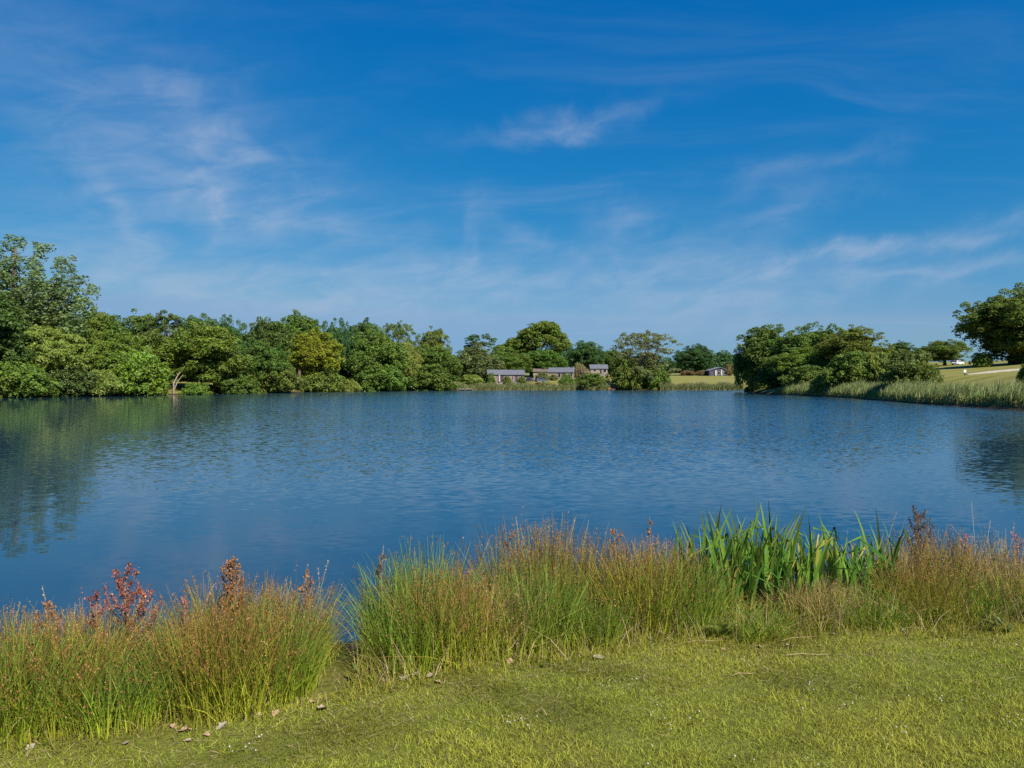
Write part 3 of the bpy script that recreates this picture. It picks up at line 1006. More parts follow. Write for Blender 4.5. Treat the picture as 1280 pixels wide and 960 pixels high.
lodge('longest timber lodge with grey roof and dark doors, nearest the water', 632, 243, 477, 11.6, 5.0, 2.3, 3.7, M_TIMBER, M_ROOF,
      [('panel', -5.6, -3.4, .1, 2.1), ('post', -2.45, -2.05, 0, 2.2), ('door', -1.9, -.9, 0, 2.05), ('panel', -.8, 1.6, .1, 2.1),
       ('window', 1.75, 2.3, .3, 2.0), ('door', 3.0, 3.7, 0, 2.05), ('window', 4.6, 5.4, .5, 1.9)], .10)
lodge('second lodge with bluish grey roof above the round green shrub', 702, 275, 473.5, 9.0, 5.0, 2.5, 4.0, M_TIMBER, M_ROOF,
      [('panel', -4.3, -1.6, .1, 2.3), ('window', -1.2, -.1, .5, 2.1), ('door', .5, 1.4, 0, 2.1), ('panel', 1.7, 3.1, .1, 2.3), ('window', 3.3, 4.2, .6, 2.1)], -.14)
lodge('low brown-roofed annexe on the left of the second lodge', 676, 281, 471, 5.2, 4.0, 2.0, 3.0, M_PALE, plain('brown roof', (.13, .10, .09), .8), [('window', -1, .4, .6, 1.7), ('door', .9, 1.7, 0, 1.8)], -.1)
lodge('pale-walled lodge half hidden by thin lakeside tree', 748, 305, 466.5, 6.8, 5.0, 1.9, 3.4, M_PALE, M_ROOF,
      [('window', -2.4, -1.2, .6, 1.6), ('window', 1.6, 3.0, .3, 1.7), ('door', .3, 1.1, 0, 1.7)], 0)
lodge('dark gabled lodge with white porch posts under the lone oak', 896, 302, 469.5, 7.6, 6.0, 2.0, 3.3, M_NAVY, M_ROOF_L,
      [('post', -1.6, -.9, 0, 2.1), ('window', -.6, .5, .3, 1.6), ('post', .75, 1.3, 0, 2.4), ('window', 1.9, 3.2, .4, 1.7)], 0, True, .4, .4)


def car(label, px, D, rz, paint, L=4.2, zlift=0.0):
    x, y = at(px, D), D
    o = empty('car', (x, y, gz(x, y) + zlift), rz)
    prof = [(-.50, .30), (-.50, .62), (-.44, .88), (-.40, .92), (.16, .95), (.46, .80), (.50, .62), (.50, .30)]
    cab = [(-.43, .90), (-.33, 1.40), (-.05, 1.47), (.06, 1.42), (.22, .93)]
    wv = .86

    def loft(pr, w0, w1, mat, nm):
        V, F = [], []
        n_ = len(pr)
        zlo, zhi = min(p[1] for p in pr), max(p[1] for p in pr)
        for sgn in (-1, 1):
            for a_, b2 in pr:
                V.append((a_ * L, sgn * (w0 + (w1 - w0) * (b2 - zlo) / (zhi - zlo)), b2))
        F.append(tuple(range(n_ - 1, -1, -1)))
        F.append(tuple(range(n_, 2 * n_)))
        for i in range(n_):
            j_ = (i + 1) % n_
            F.append((i, j_, n_ + j_, n_ + i))
        return py_mesh(nm, V, F, mat)
    place('body', loft(prof, wv, wv * .97, paint, 'car body'), o)
    place('cabin', loft(cab, wv * .93, wv * .74, paint, 'car cabin'), o)
    for sgn in (-1, 1):
        for pr in ([(-.37, .97), (-.30, 1.33), (-.10, 1.38), (-.10, .97)], [(-.08, .97), (-.08, 1.38), (.05, 1.35), (.17, .97)]):
            V = []
            for off in (.0, .03):
                for a_, b2 in pr:
                    yy = wv * .93 + (wv * .74 - wv * .93) * (b2 - .90) / .57 + off
                    V.append((a_ * L, sgn * yy, b2))
            place('window', py_mesh('side window', V, [(0, 1, 2, 3), (7, 6, 5, 4), (0, 4, 5, 1), (1, 5, 6, 2), (2, 6, 7, 3), (3, 7, 4, 0)], M_GLASS), o)
        place('headlight', boxes_mesh('headlight', [(.485 * L, .503 * L, sgn * .62 - .16, sgn * .62 + .16, .60, .74)], M_TRIM), o)
        place('tail_light', boxes_mesh('tail light', [(-.503 * L, -.485 * L, sgn * .68 - .1, sgn * .68 + .1, .66, .86)], M_TAIL), o)
        for fx in (-.31, .31):
            V, F = [], []
            tube(V, F, [(0, -.1, 0), (0, .1, 0)], [.32, .32], 14)
            F.append(tuple(range(13, -1, -1)))
            wh = place('wheel', py_mesh('tyre', V, F, M_BLACK), o, (fx * L, sgn * .80, .32))
            V, F = [], []
            tube(V, F, [(0, sgn * .08, 0), (0, sgn * .12, 0)], [.19, .19], 10)
            place('rim', py_mesh('rim', V, F, M_RIM), wh)
    for nm, q in (('windscreen', [(.065, 1.40), (.205, .97)]), ('rear_window', [(-.425, .97), (-.338, 1.36)])):
        s_ = .02
        V = []
        for a_, b2 in q:
            w_ = (wv * .93 + (wv * .74 - wv * .93) * (b2 - .9) / .57) * .92
            V += [(a_ * L, -w_, b2), (a_ * L, w_, b2)]
        dxn = .05 if nm == 'windscreen' else -.05
        V2 = [(a_ + dxn, b2, c2 + .02) for a_, b2, c2 in V]
        place(nm, py_mesh(nm, V + V2, [(0, 1, 3, 2), (4, 6, 7, 5), (0, 4, 5, 1), (1, 5, 7, 3), (3, 7, 6, 2), (2, 6, 4, 0)], M_GLASS), o)
    tag(o, label, 'car', 'cars parked across the lake')
    return o


M_TAIL = plain('red lamp glass', (.35, .02, .02), .3, .5)
M_RIM = plain('wheel rim', (.45, .45, .47), .35, .5, .1, 3, 0, .6)
M_PAINT_B = plain('dark blue car paint', (.025, .03, .075), .25, .5, .05)
M_PAINT_G = plain('blue-grey car paint', (.07, .09, .12), .25, .5, .05)
M_PAINT_W = plain('white car paint', (.75, .76, .78), .3, .5, .03)
car('dark blue car parked end-on beside the longest lodge', 662, 247, 1.3, M_PAINT_B, zlift=.35)
car('dark grey-blue car parked side-on right of dark blue car', 676, 247, .5, M_PAINT_G, zlift=.35)
car('white car parked on the crest of the right hill', 1197, 226, .5, M_PAINT_W, L=3.9)

# small fishing platform left of the longest lodge
x, y = at(582, 226.5), 226.0
o = empty('fishing_platform', (x, y, .45))
place('deck', boxes_mesh('deck', [(-2.4 + i * .4, -2.03 + i * .4, -1.2, 1.6, 0, .08) for i in range(12)], M_DECK), o)
place('edge_beam', boxes_mesh('edge beam', [(-2.45, 2.4, -1.27, -1.2, -.2, .09)], M_DECK), o)
for px_ in (-2.2, 0, 2.2):
    place('post', boxes_mesh('post', [(px_ - .08, px_ + .08, -1.38, -1.27, -1.3, .12)], M_DECK), o)
tag(o, 'low grey wooden fishing platform at the water left of longest lodge', 'jetty')
# bare earth scar by the thin tree
V, F = [], []
ex, ey = at(765, 233), 233.0
n_ = 12
for i in range(n_):
    for k in range(6):
        a = 2 * math.pi * i / n_
        rr = (k + .01) / 5 * (2.6 + .5 * math.sin(3 * a))
        x, y = ex + rr * math.cos(a) * .75, ey + 1 + rr * math.sin(a)
        V.append((x, y, max(.02, gz(x, y)) + .22 * (1 - k / 5) + (.06 if k < 5 else -.15)))
for i in range(n_):
    for k in range(5):
        j = (i + 1) % n_
        F.append((6 * i + k, 6 * i + k + 1, 6 * j + k + 1, 6 * j + k))
tag(place('bare_earth', py_mesh('bare earth', V, F, plain('orange earth', (.36, .19, .10), .95, .1, .25, 1.5, .05), True)),
    'orange bare earth slope at the water left of thin lakeside tree', 'earth', kind='structure')

# ------------------------------------------------------------------ near bank: lawn, rushes, iris, docks, litter
g = np.random.default_rng(101)


def lawn_edge(x):
    return np.interp(x, [-6, -2.42, -1.05, 0, 1.0, 2.2, 3.6, 7], [2.3, 3.50, 4.06, 4.55, 4.92, 5.10, 5.22, 5.3])


M_LAWN = blade_mat('lawn blades', (.16, .19, .02), (.275, .315, .03), (.39, .39, .07), .3, 1.3, .6, .12)
n = 275000
X = np.where(g.uniform(0, 1, n) < .82, g.uniform(-3.6, 4.3, n), g.uniform(-6, 7, n))
Y = lawn_edge(X) + .12 - np.where(g.uniform(0, 1, n) < .86, 2.0, 3.0) * g.uniform(0, 1, n) ** .9
keep = Y > 1.6
X, Y = X[keep], Y[keep]
n = len(X)
clump = np.sin(X * 7.1 + 2 * np.sin(Y * 5.3)) * np.sin(Y * 8.7 + 1.5 * np.sin(X * 4.1))
patchy = np.sin(X * 1.7 + 1.2 * np.sin(Y * 2.1)) * np.sin(Y * 2.6 + X * .8)
Hh = (.027 + .009 * clump + .005 * patchy) * g.uniform(.5, 1.35, n)
V, F, T = blades(np.column_stack([X, Y, ground_z(X, Y) - .004]), np.maximum(Hh, .01), g.uniform(.0024, .0050, n),
                 g.normal(0, 1, (n, 2)) * (Hh * .75)[:, None], 1, 1.5, g=g)
hue = np.repeat(np.clip(.5 + .22 * patchy + .18 * clump + g.normal(0, .2, n), 0, 1), 4)
T[:, 2] = hue
worn = np.clip(np.sin(X * 3.1 + 2.2 * np.sin(Y * 2.7 + .6)) * np.sin(Y * 4.2 + 1.4 * np.sin(X * 2.3)), 0, 1)
T[:, 1] = np.clip(T[:, 1] - np.repeat(.5 * worn, 4), 0, 1)
tag(place('lawn_grass', np_mesh('lawn grass', V, F, M_LAWN, T)), 'short mown olive-green grass in the foreground', 'grass', kind='stuff')
# dry straw lying in the lawn
M_STRAW = blade_mat('dry straw', (.34, .26, .13), (.42, .33, .18), (.40, .30, .16), .15, .7)
n = 5200
X = g.uniform(-5, 6, n)
Y = lawn_edge(X) + .1 - np.abs(g.normal(0, .55, n))
V, F, T = blades(np.column_stack([X, Y, ground_z(X, Y) + g.uniform(.004, .02, n)]), g.uniform(.004, .02, n), g.uniform(.002, .004, n),
                 unit(g.normal(size=(n, 2))) * g.uniform(.03, .09, n)[:, None], 2, 1.0, g=g)
n = 3600
X = g.uniform(-5, 6, n)
Y = lawn_edge(X) + np.abs(g.normal(0, .45, n))
hh = g.uniform(.06, .34, n) * np.where(np.abs(X + 1.08) < .16, .25, 1)
V2, F2, T2 = blades(np.column_stack([X, Y, ground_z(X, Y) - .01]), hh, g.uniform(.0025, .005, n), g.normal(0, .55, (n, 2)) * hh[:, None], 2, 1.4, g=g)
V, F, T = np.concatenate([V, V2]), np.concatenate([F, F2 + len(V)]), np.concatenate([T, T2])
tag(place('dry_grass', np_mesh('dry grass', V, F, M_STRAW, T)), 'dry straw-coloured grass scraps lying along the lawn edge', 'dry grass', kind='stuff')
# clover
n = 90
X = g.uniform(-2.5, 4, n)
cl = g.integers(0, 14, n)
cx_, cy_ = g.uniform(-2, 3.6, 14), g.uniform(.3, 1.5, 14)
X = cx_[cl] + g.normal(0, .10, n)
Y = lawn_edge(X) - cy_[cl] + g.normal(0, .07, n)
octa = np.array([(1, 0, 0), (0, 1, 0), (-1, 0, 0), (0, -1, 0), (0, 0, 1), (0, 0, -1)], float)
of = np.array([(0, 1, 4), (1, 2, 4), (2, 3, 4), (3, 0, 4), (1, 0, 5), (2, 1, 5), (3, 2, 5), (0, 3, 5)])
C = np.column_stack([X, Y, ground_z(X, Y) + .03])
V = (C[:, None] + octa[None] * g.uniform(.003, .0065, n)[:, None, None]).reshape(-1, 3)
F = (of[None] + (np.arange(n) * 6)[:, None, None]).reshape(-1, 3)
tag(place('clover_flowers', np_mesh('clover flowers', V, F, plain('clover white', (.40, .39, .33), .8))), 'tiny white clover flowers scattered in the lawn', 'flowers', kind='stuff')

# long grass filling the bank between the rushes
M_BANK = blade_mat('bank grass', (.25, .26, .025), (.29, .29, .03), (.36, .32, .07), .35, .8, .55, .15)
n = 34000
X = g.uniform(-5, 6.5, n)
Y = lawn_edge(X) + g.uniform(-.08, 1.5, n) ** 1.0
d_ = Y - lawn_edge(X)
keep = (shore_distance(X, Y) > -.1) & ~((np.abs(X + 1.02 - (Y - 4.2) * -.06) < .085) & (d_ > .1))
X, Y, d_ = X[keep], Y[keep], d_[keep]
n = len(X)
Hh = (.10 + .22 * sstep(d_, -.05, .45)) * g.uniform(.45, 1.3, n) * np.where(np.abs(X + 1.1) < .14, .35, 1)
V, F, T = blades(np.column_stack([X, Y, ground_z(X, Y) - .01]), Hh, g.uniform(.003, .006, n), g.normal(0, .42, (n, 2)) * Hh[:, None], 3, 1.8, g=g)
tag(place('bank_grass', np_mesh('bank grass', V, F, M_BANK, T)), 'yellow-green long grass filling the bank between the rushes', 'grass', kind='stuff')

M_RUSH = [blade_mat('rush stems green', (.32, .36, .03), (.19, .28, .03), (.17, .22, .05), .35, 1.0, at_mid=.55, spec=.15),
          blade_mat('rush stems brown-tipped', (.34, .36, .03), (.27, .29, .03), (.26, .16, .045), .35, 1.0, at_mid=.6, spec=.15),
          blade_mat('grass stems pinkish', (.33, .36, .035), (.31, .31, .045), (.40, .26, .13), .35, 1.0, at_mid=.6, spec=.15)]
M_HEAD = [blade_mat('brown seed heads', (.18, .09, .035), (.23, .12, .045), (.28, .16, .055), .2, .9),
          blade_mat('rusty seed heads', (.27, .12, .04), (.31, .14, .045), (.36, .20, .06), .2, .9),
          blade_mat('pink seed heads', (.38, .20, .12), (.42, .25, .15), (.46, .32, .19), .25, .8)]


def tussock_proto(i, n, hgt, spread, stem_m, head_m, head_frac, head_len, flop, seed, head_s=.009):
    q = np.random.default_rng(seed)
    a, rr = q.uniform(0, 6.283, n), np.sqrt(q.uniform(0, 1, n)) * spread
    P = np.stack([rr * np.cos(a), rr * np.sin(a), np.full(n, -.03)], 1)
    H = hgt * q.uniform(.35, 1.0, n) ** .8 * (1 - .15 * (rr / spread) ** 2)
    H[: n // 40] *= 1.18
    out_ = np.stack([np.cos(a), np.sin(a)], 1) * (rr / spread * flop)[:, None] + q.normal(0, .15, (n, 2))
    bent = q.uniform(0, 1, n) < .09
    out_[bent] = q.normal(0, .6, (int(bent.sum()), 2))
    H[bent] *= .85
    L = out_ * H[:, None]
    V, F, T = blades(P, H, q.uniform(.0035, .007, n), L, 4, 1.7, g=q, tipw=.25)
    stems = np_mesh('rush stems', V, F, stem_m, T)
    k = q.uniform(0, 1, n) < head_frac
    idx_ = np.where(k)[0]
    Hs = []
    for rep in range(7):
        f_ = q.uniform(1 - head_len, 1.0, len(idx_))
        reach = np.hypot(L[idx_, 0], L[idx_, 1])
        c = P[idx_] + np.stack([L[idx_, 0] * f_ ** 1.7, L[idx_, 1] * f_ ** 1.7,
                                H[idx_] * f_ * (1 - .25 * f_ * np.clip(reach / H[idx_], 0, 1.4))], 1)
        Hs.append(c + q.normal(0, .004, c.shape))
    C = np.concatenate(Hs)
    m_ = len(C)
    V, F = leaf_faces(C, unit(q.normal(size=(m_, 3)) * np.array([1, 1, .5])), head_s, q)
    T = np.repeat(np.stack([q.uniform(0, 1, m_), q.uniform(0, 1, m_), q.uniform(0, 1, m_)], 1), 4, axis=0)
    return stems, np_mesh('seed heads', V, F, head_m, T)


TUS = [tussock_proto(0, 850, .72, .24, M_RUSH[0], M_HEAD[0], .16, .05, .22, 201, .009),
       tussock_proto(1, 850, .70, .25, M_RUSH[1], M_HEAD[1], .36, .13, .18, 202, .0085),
       tussock_proto(2, 800, .66, .27, M_RUSH[2], M_HEAD[2], .50, .22, .20, 203, .007),
       tussock_proto(3, 900, .74, .25, M_RUSH[1], M_HEAD[1], .38, .12, .22, 204, .0085),
       tussock_proto(4, 750, .62, .25, M_RUSH[0], M_HEAD[1], .18, .08, .18, 205, .009)]
LOOK = ['green rush tussock with dark brown seed heads', 'olive rush tussock with rusty seed heads', 'pinkish flowering grass tussock',
        'tall brown-tipped rush tussock', 'yellow-green rush tussock with sparse rusty heads']
ORD = ['first', 'second', 'third', 'fourth', 'fifth', 'sixth', 'seventh', 'eighth', 'ninth', 'tenth', 'eleventh', 'twelfth', 'thirteenth',
       'fourteenth', 'fifteenth', 'sixteenth', 'seventeenth', 'eighteenth', 'nineteenth', 'twentieth', 'twenty-first']
# (photograph column, metres behind the lawn edge, kind, height)
front = [(-60, .25, 1, .50), (8, .22, 0, .54), (78, .30, 3, .50), (140, .22, 4, .44), (205, .34, 0, .36), (258, .26, 1, .52), (298, .24, 1, .48), (338, .34, 0, .48),
         (510, .40, 0, .54), (562, .36, 1, .54), (612, .42, 2, .48), (672, .40, 0, .58), (735, .36, 4, .50), (800, .42, 3, .62), (856, .36, 0, .56),
         (935, .22, 4, .24), (1010, .36, 2, .36), (1085, .28, 4, .32), (1150, .40, 1, .46), (1215, .42, 4, .44), (1275, .42, 2, .46)]
back = [(-30, .75, 3, .52), (50, .72, 1, .50), (125, .78, 2, .56), (186, .72, 0, .46), (285, .80, 1, .62), (325, .78, 2, .54), (354, .80, 3, .50),
        (505, .95, 0, .58), (536, .90, 0, .72), (596, 1.0, 3, .56), (648, .95, 3, .80), (700, .92, 1, .86), (765, .95, 1, .74), (828, .95, 2, .76), (856, .74, 3, .60),
        (1012, .52, 2, .42), (1120, .75, 2, .64), (1165, .85, 1, .72), (1205, .9, 2, .70), (1262, .85, 2, .66)]
for row, rowname in ((front, 'front row'), (back, 'back row')):
    for i, (px, off, kd, h) in enumerate(row):
        D = 4.5
        for _ in range(8):
            x = at(px, D)
            D = float(lawn_edge(x)) + off
        kd_ = kd
        s = h / .60
        o = empty('rush_tussock', (x, D, gz(x, D)), random.uniform(0, 6.28), (1.12 * random.uniform(.9, 1.1), 1.0, s))
        tag(place('stems', TUS[kd_][0], o), kind='stuff')
        tag(place('seed_heads', TUS[kd_][1], o), kind='stuff')
        tag(o, '%s, %s from left in %s' % (LOOK[kd_], ORD[i], rowname), 'tussock', 'rush tussocks along the near bank')

# yellow flag iris: every sword leaf is a mesh of its own
M_IRIS = blade_mat('iris leaves', (.13, .21, .032), (.10, .215, .030), (.15, .255, .036), .4, 1.0, .55, .12)
M_IRIS_Y = blade_mat('iris leaves yellowing', (.14, .19, .03), (.17, .22, .03), (.34, .28, .06), .4, .9, .55, .12)
IRIS = []
for v in range(14):
    q = np.random.default_rng(300 + v)
    L_, w_ = q.uniform(.8, 1.05), q.uniform(.010, .0165)
    bend = q.uniform(.08, .6)
    kink = q.uniform(.6, .9) if v % 2 == 0 else 9
    pts_, dirs_, p, seg = [], [], np.array([0., 0., -.05]), 11
    swing = q.choice((-1, 1)) * q.uniform(.5, 1.5)
    fold = q.uniform(1.5, 2.6)
    for s in range(seg + 1):
        pts_.append(p.copy())
        k = s / seg
        ang_ = bend * k ** 1.6 + (fold if k > kink else 0)
        d_ = np.array([math.sin(ang_) * math.cos(swing), math.sin(ang_) * math.sin(swing), math.cos(ang_)])
        dirs_.append(d_)
        p = p + d_ * L_ / seg
    V, T = [], []
    for s, p in enumerate(pts_):
        k = s / seg
        w = w_ * (.75 + .5 * k if k < .45 else .98 * (1 - (k - .45) / .55) ** .75 + .02)
        sd = np.cross(dirs_[s], np.array([1., .15 * math.sin(v), .1]))
        sd = sd / np.linalg.norm(sd)
        V += [p - sd * w, p + np.array([.22 * w, 0, 0]), p + sd * w]
        T += [(k, .5 + .45 * math.sin(v * 2.1), (v * .37) % 1)] * 3
    F = []
    for s in range(seg):
        F += [(3 * s, 3 * s + 1, 3 * s + 4, 3 * s + 3), (3 * s + 1, 3 * s + 2, 3 * s + 5, 3 * s + 4)]
    IRIS.append(np_mesh('iris leaf', np.array(V), np.array(F), M_IRIS_Y if v % 7 == 3 else M_IRIS, np.array(T)))


def iris(label, px, off, n, spread, sc, seed):
    q = random.Random(seed)
    D = 5.5
    for _ in range(8):
        x = at(px, D)
        D = float(lawn_edge(x)) + off
    o = empty('iris_plant', (x, D, gz(x, D)))
    for i in range(n):
        a, r_ = q.uniform(0, 6.28), math.sqrt(q.random()) * spread
        fx, fy = r_ * math.cos(a) * 1.35, r_ * math.sin(a) * .55
        face = q.choice((-1.57, 1.57)) + q.gauss(0, .8)
        s = sc * q.uniform(.5, 1.02) * (1 - .12 * (r_ / spread))
        place('leaf', IRIS[q.randrange(14)], o, (fx, fy, gz(x + fx, D + fy) - o.location.z),
              (q.gauss(0, .13), q.gauss(.02, .11), face), (s, s * 1.2, s))
    return tag(o, label, 'iris', 'flag irises at the water')


iris('tall dense clump of green sword-leaved iris on the near bank', 938, .66, 290, .40, 1.12, 1)
iris('smaller iris clump right of the tall dense one', 1066, .70, 165, .25, 1.06, 2)
iris('few broad iris leaves at the left picture edge', 6, .62, 9, .12, .72, 3)
iris('single pair of iris blades right of the left edge iris', 48, .60, 4, .07, .62, 4)

# docks and willowherb with seed heads


def dock(label, px, off, h, heads, nbr, seed, width=.16, name='dock_plant', cat='dock', dens=1.0):
    q = random.Random(seed)
    D = 4.8
    for _ in range(8):
        x = at(px, D)
        D = float(lawn_edge(x)) + off
    o = empty(name, (x, D, gz(x, D)), q.uniform(0, 6))
    V, F = [], []
    tube(V, F, [(0, 0, -.05), (.01, .005, h * .5), (.0, .02, h)], [.006, .005, .002], 6)
    C = []
    for i in range(nbr):
        k = .5 + .48 * i / max(1, nbr - 1)
        a = i * 2.4 + q.uniform(-.4, .4)
        ln = width * (1.25 - k) * 2.0 * q.uniform(.7, 1.2)
        p0 = Vector((0, .01, h * k * .95))
        p2 = p0 + Vector((math.cos(a) * ln * .55, math.sin(a) * ln * .55, ln * .95))
        p1 = p0.lerp(p2, .5) + Vector((math.cos(a), math.sin(a), 0)) * ln * .12
        tube(V, F, [p0, p1, p2], [.003, .0025, .0012], 4)
        for s in range(int(60 * dens)):
            t_ = q.uniform(.15, 1.05)
            pt = p0.lerp(p1, t_ * 2) if t_ < .5 else p1.lerp(p2, t_ * 2 - 1)
            C.append((pt.x + q.gauss(0, .009), pt.y + q.gauss(0, .009), pt.z + q.gauss(0, .007)))
    for s in range(int(60 * dens)):
        C.append((q.gauss(0, .009), .02 + q.gauss(0, .009), h * q.uniform(.62, 1.0)))
    place('stem', py_mesh('dock stem', V, F, plain('dock stem', (.20, .12, .05), .8), True), o)
    gg = np.random.default_rng(seed)
    C = np.array(C)
    V, F = leaf_faces(C, unit(gg.normal(size=C.shape)), .0125, gg)
    T = np.repeat(gg.uniform(0, 1, (len(C), 3)), 4, axis=0)
    tag(place('seed_heads', np_mesh('dock seeds', V, F, heads, T), o), kind='stuff')
    for i in range(5):
        a = q.uniform(0, 6.28)
        zz = h * q.uniform(.12, .55)
        n_ = 6
        LV, LT = [], []
        for s in range(n_ + 1):
            k = s / n_
            w = .022 * math.sin(math.pi * min(1, k * .9 + .08))
            LV += [(.13 * k, -w, zz + .07 * k - .09 * k * k), (.13 * k, 0, zz + .07 * k - .09 * k * k - .004), (.13 * k, w, zz + .07 * k - .09 * k * k)]
            LT += [(k, .5, q.random())] * 3
        LF = []
        for s in range(n_):
            LF += [(3 * s, 3 * s + 1, 3 * s + 4, 3 * s + 3), (3 * s + 1, 3 * s + 2, 3 * s + 5, 3 * s + 4)]
        place('leaf', np_mesh('dock leaf', np.array(LV), np.array(LF), M_DOCK_LEAF, np.array(LT)), o, rot=(0, 0, a))
    return tag(o, label, cat, 'seeding weeds on the near bank')


M_DOCK_LEAF = blade_mat('dock leaves', (.12, .15, .03), (.11, .15, .03), (.16, .12, .03), .3, .6)
M_RED = blade_mat('red dock seeds', (.24, .07, .05), (.30, .09, .06), (.36, .15, .08), .25, .9)
M_RUST = blade_mat('rust dock seeds', (.24, .10, .035), (.30, .13, .04), (.34, .17, .05), .2, .9)
M_BRN = blade_mat('brown dock seeds', (.10, .06, .03), (.15, .085, .04), (.20, .13, .06), .2, .9)
M_PINK = blade_mat('pink willowherb', (.40, .14, .14), (.42, .18, .17), (.45, .24, .20), .25, .8)
dock('red-seeded dock, tallest of the red plants near left edge', 157, .62, .70, M_RED, 11, 1, .16, dens=1.5)
dock('red-brown dock between the left picture edge and the red docks', 62, .6, .58, M_RUST, 6, 11, .10, dens=1.0)
dock('reddish dock just left of the dark gap', 385, .7, .60, M_RUST, 6, 12, .11, dens=.9)
dock('reddish-brown dock right of the dark gap above green rushes', 478, .9, .66, M_BRN, 6, 13, .08, dens=.7)
dock('rusty dock in front of the right-hand end of tall rushes', 770, .9, .80, M_RUST, 7, 14, .12, dens=1.0)
dock('short red-seeded plant left of the tallest red dock', 117, .60, .60, M_RED, 6, 2, .10, dens=1.1)
dock('arching red-seeded dock right of the tallest red dock', 182, .55, .58, M_RED, 7, 3, .14, dens=1.2)
dock('tall rusty dock spike standing left of the dark gap', 292, .68, .72, M_RUST, 13, 4, .12, dens=1.6)
dock('brown dock bush right of the iris clumps', 1146, 1.0, .88, M_BRN, 16, 5, .17, dens=1.6)
dock('reddish willowherb sprays leaning over the water near right edge', 1205, 1.0, .66, M_PINK, 6, 6, .14, dens=.7)
dock('thin reddish dock rising between the two middle rush clumps', 640, .9, .78, M_RUST, 5, 7, .10, dens=.7)
dock('thin brown dock left of the iris clumps', 815, .95, .88, M_RUST, 5, 8, .08, dens=.8)
dock('pale pink-flowered weed at the right picture edge', 1272, .9, .62, M_PINK, 6, 9, .12, dens=.8)
dock('low pink weed between the rusty dock and red docks', 232, .62, .52, M_PINK, 4, 10, .10, dens=.6)

# broad-leaved weeds low on the bank
WL = []
for v in range(4):
    q = random.Random(900 + v)
    LV, LT = [], []
    ln, wd, rise, sag = q.uniform(.10, .16), q.uniform(.02, .032), q.uniform(.07, .13), q.uniform(.06, .12)
    for s_ in range(8):
        k = s_ / 7
        w = wd * math.sin(math.pi * min(1, k * .93 + .05)) ** .8 * (1 + .12 * math.sin(k * 19))
        zz = .01 + rise * k - sag * k * k
        LV += [(ln * k, -w, zz + .25 * w), (ln * k, 0, zz), (ln * k, w, zz + .25 * w)]
        LT += [(k, .4 + .3 * q.random(), q.random())] * 3
    LF = []
    for s_ in range(7):
        LF += [(3 * s_, 3 * s_ + 1, 3 * s_ + 4, 3 * s_ + 3), (3 * s_ + 1, 3 * s_ + 2, 3 * s_ + 5, 3 * s_ + 4)]
    WL.append(np_mesh('weed leaf', np.array(LV), np.array(LF), M_DOCK_LEAF, np.array(LT)))
for i, (px, py, n_, sc, txt) in enumerate([
        (20, 885, 9, .8, 'broad-leaved weed low on the bank at the left picture edge'), (128, 905, 7, .6, 'small leafy weed below the red docks'),
        (212, 868, 10, .9, 'leafy weed between the red docks and the rusty dock'), (352, 868, 7, .6, 'small leafy weed left of the dark gap'),
        (452, 852, 6, .5, 'tiny leafy weed just right of the dark gap'), (590, 826, 8, .7, 'leafy weed at the foot of the middle rushes'),
        (757, 800, 10, .9, 'bushy green weed before the tall middle rushes'), (905, 800, 8, .7, 'leafy weed below the tall iris clump'),
        (1180, 782, 9, .7, 'leafy weed low on the bank near the right edge'), (1250, 790, 9, .8, 'leafy weed closest to the right picture edge')]):
    D = 1.75 * FPX / (py - HOR)
    x = at(px, D)
    q = random.Random(950 + i)
    o = empty('weed_plant', (x, D, gz(x, D)))
    for k in range(n_):
        s_ = sc * q.uniform(.7, 1.2)
        place('leaf', WL[q.randrange(4)], o, (q.gauss(0, .02), q.gauss(0, .02), q.uniform(0, .07)), (q.gauss(0, .15), q.uniform(-.7, .1), k * 2.4 + q.uniform(-.4, .4)), (s_, s_, s_))
    tag(o, txt, 'weed', 'leafy weeds on the near bank')

# grass stalks standing above the rest
M_STALK = blade_mat('pale grass stalks', (.30, .28, .10), (.36, .31, .16), (.42, .36, .24), .25, .6)
for i, (px, off, h, lx) in enumerate([(72, .75, .68, -.10), (235, .8, .62, .15), (372, .85, .66, .06), (390, .85, .68, .10), (404, .85, .62, -.04), (475, 1.0, .72, .02),
                                      (585, 1.0, .80, .16), (655, 1.0, .92, -.06), (700, 1.0, .92, .12), (1098, 1.0, .92, .16), (1222, 1.0, .95, -.04), (1228, 1.0, .80, .08), (1262, 1.0, .76, .05)]):
    D = 4.8
    for _ in range(8):
        x = at(px, D)
        D = float(lawn_edge(x)) + off
    o = empty('grass_stalk', (x, D, gz(x, D)))
    q = np.random.default_rng(500 + i)
    V, F, T = blades(np.zeros((1, 3)), np.array([h]), np.array([.004]), np.array([[lx, .02]]), 8, 1.8, np.array([0.0]), q, .5)
    place('stem', np_mesh('stalk', V, F, M_STALK, T), o)
    f_ = q.uniform(.86, 1.0, 26)
    C = np.stack([lx * f_ ** 1.8, .02 * f_ ** 1.8, h * f_ * (1 - .25 * f_ * abs(lx) / h)], 1) + q.normal(0, .003, (26, 3))
    V, F = leaf_faces(C, unit(q.normal(size=C.shape)), .008, q)
    place('seed_head', np_mesh('stalk head', V, F, M_STALK, np.repeat(q.uniform(.6, 1, (26, 3)), 4, axis=0)), o)
    tag(o, 'pale grass stalk rising above the bank, %s from the left' % ORD[i], 'grass stalk', 'grass stalks above the bank')

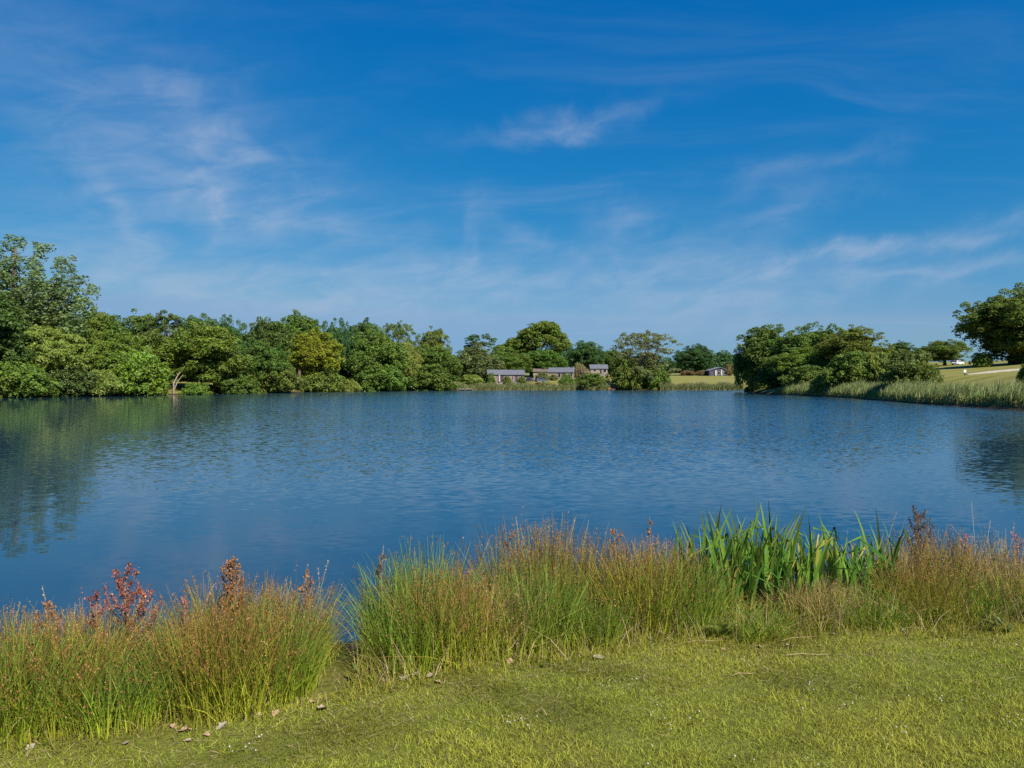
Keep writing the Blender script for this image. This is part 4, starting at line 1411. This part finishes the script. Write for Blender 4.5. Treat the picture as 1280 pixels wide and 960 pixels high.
# dead leaves and scraps along the lawn edge
M_DEAD = [plain('bleached dead leaf', (.36, .28, .20), .85, .15, .3, 25, .002), plain('tan dead leaf', (.36, .25, .15), .85, .15, .3, 25, .002),
          plain('grey dead leaf', (.30, .26, .21), .9, .1, .3, 25, .002)]


def dead_leaf(seed, mat):
    q = np.random.default_rng(seed)
    n_, m_ = 8, 4
    V, F = [], []
    c1, c2 = q.uniform(.3, 1.0), q.uniform(-.5, .6)
    for s in range(n_ + 1):
        k = s / n_
        w = .42 * math.sin(math.pi * (k * .94 + .03)) ** .8 * (1 + .22 * math.sin(k * 17 + seed))
        for j in range(m_ + 1):
            t_ = 2 * j / m_ - 1
            V.append((k - .5, w * t_, c1 * (w * t_) ** 2 * 1.6 + c2 * (k - .5) ** 2 + .06 * math.sin(9 * k + 4 * t_ + seed)))
    lo = min(p[2] for p in V)
    V = [(a, b2, c3 - lo) for a, b2, c3 in V]
    for s in range(n_):
        for j in range(m_):
            F.append((s * (m_ + 1) + j, (s + 1) * (m_ + 1) + j, (s + 1) * (m_ + 1) + j + 1, s * (m_ + 1) + j + 1))
    return py_mesh('dead leaf', V, F, mat, True)


LEAVES = [dead_leaf(600 + i, M_DEAD[i % 3]) for i in range(9)]
spots = [(38, 940, .05), (105, 905, .035), (150, 893, .085), (158, 905, .05), (157, 930, .045), (217, 908, .045), (232, 912, .07), (234, 925, .045), (258, 917, .05), (277, 906, .065),
         (322, 893, .06), (345, 890, .06), (392, 876, .06), (404, 886, .085), (480, 851, .04), (506, 851, .09), (518, 846, .07), (540, 848, .08), (548, 856, .05),
         (637, 829, .06), (678, 834, .045), (703, 837, .035), (748, 824, .075), (782, 826, .04), (905, 812, .05), (986, 808, .05), (948, 808, .05), (1042, 795, .05), (1085, 789, .06), (1128, 787, .055), (1272, 810, .04)]
lab = {0: 'bleached pale dead leaf', 1: 'curled tan dead leaf', 2: 'grey crumpled dead leaf'}
for i, (px, py, s) in enumerate(spots):
    D = 1.75 * FPX / (py - HOR)
    x = at(px, D)
    q = random.Random(700 + i)
    v = q.randrange(9)
    o = place('dead_leaf', LEAVES[v], None, (x, D, gz(x, D) + .008), (q.uniform(-.25, .25), q.uniform(-.5, .1), q.uniform(0, 6.28)), (s * .95, s * .8, s * .6))
    def nth(k):
        return ORD[k] if k < 20 else ('twenty-' + ORD[k - 20] if k < 29 else 'thirtieth' if k == 29 else 'rightmost')
    where = 'among the rushes and lawn edge'
    tag(o, '%s on the lawn edge, %s' % (lab[v % 3], 'rightmost of all' if i == len(spots) - 1 else nth(i) + ' dead leaf from the left'), 'dead leaf', 'dead leaves along the lawn edge')
for i, (px, py, ln, a, txt) in enumerate([(1000, 801, .30, .25, 'long pale dry stalk lying on the lawn below the iris'), (930, 843, .16, .1, 'short dry stalk lying on the open lawn right of centre'),
                                          (1140, 787, .34, .22, 'dry stalk lying against the right-hand rush clump'), (1010, 822, .28, -.05, 'thin dry stalk lying out on the lawn below the smaller iris'),
                                          (880, 806, .26, .1, 'dry stalk lying at the foot of the tall iris clump')]):
    D = 1.75 * FPX / (py - HOR)
    x = at(px, D)
    V, F = [], []
    tube(V, F, [(-ln / 2, -.01, -.004), (-ln / 6, .016, .0), (ln / 5, -.004, .002), (ln / 2, .022, -.006)], [.0022, .002, .0018, .001], 5)
    o = place('dry_stalk', py_mesh('dry stalk', V, F, M_DEAD[1], True), None, (x, D, gz(x, D) + .022), (0, 0, a))
    tag(o, txt, 'stalk', 'dry stalks on the lawn')
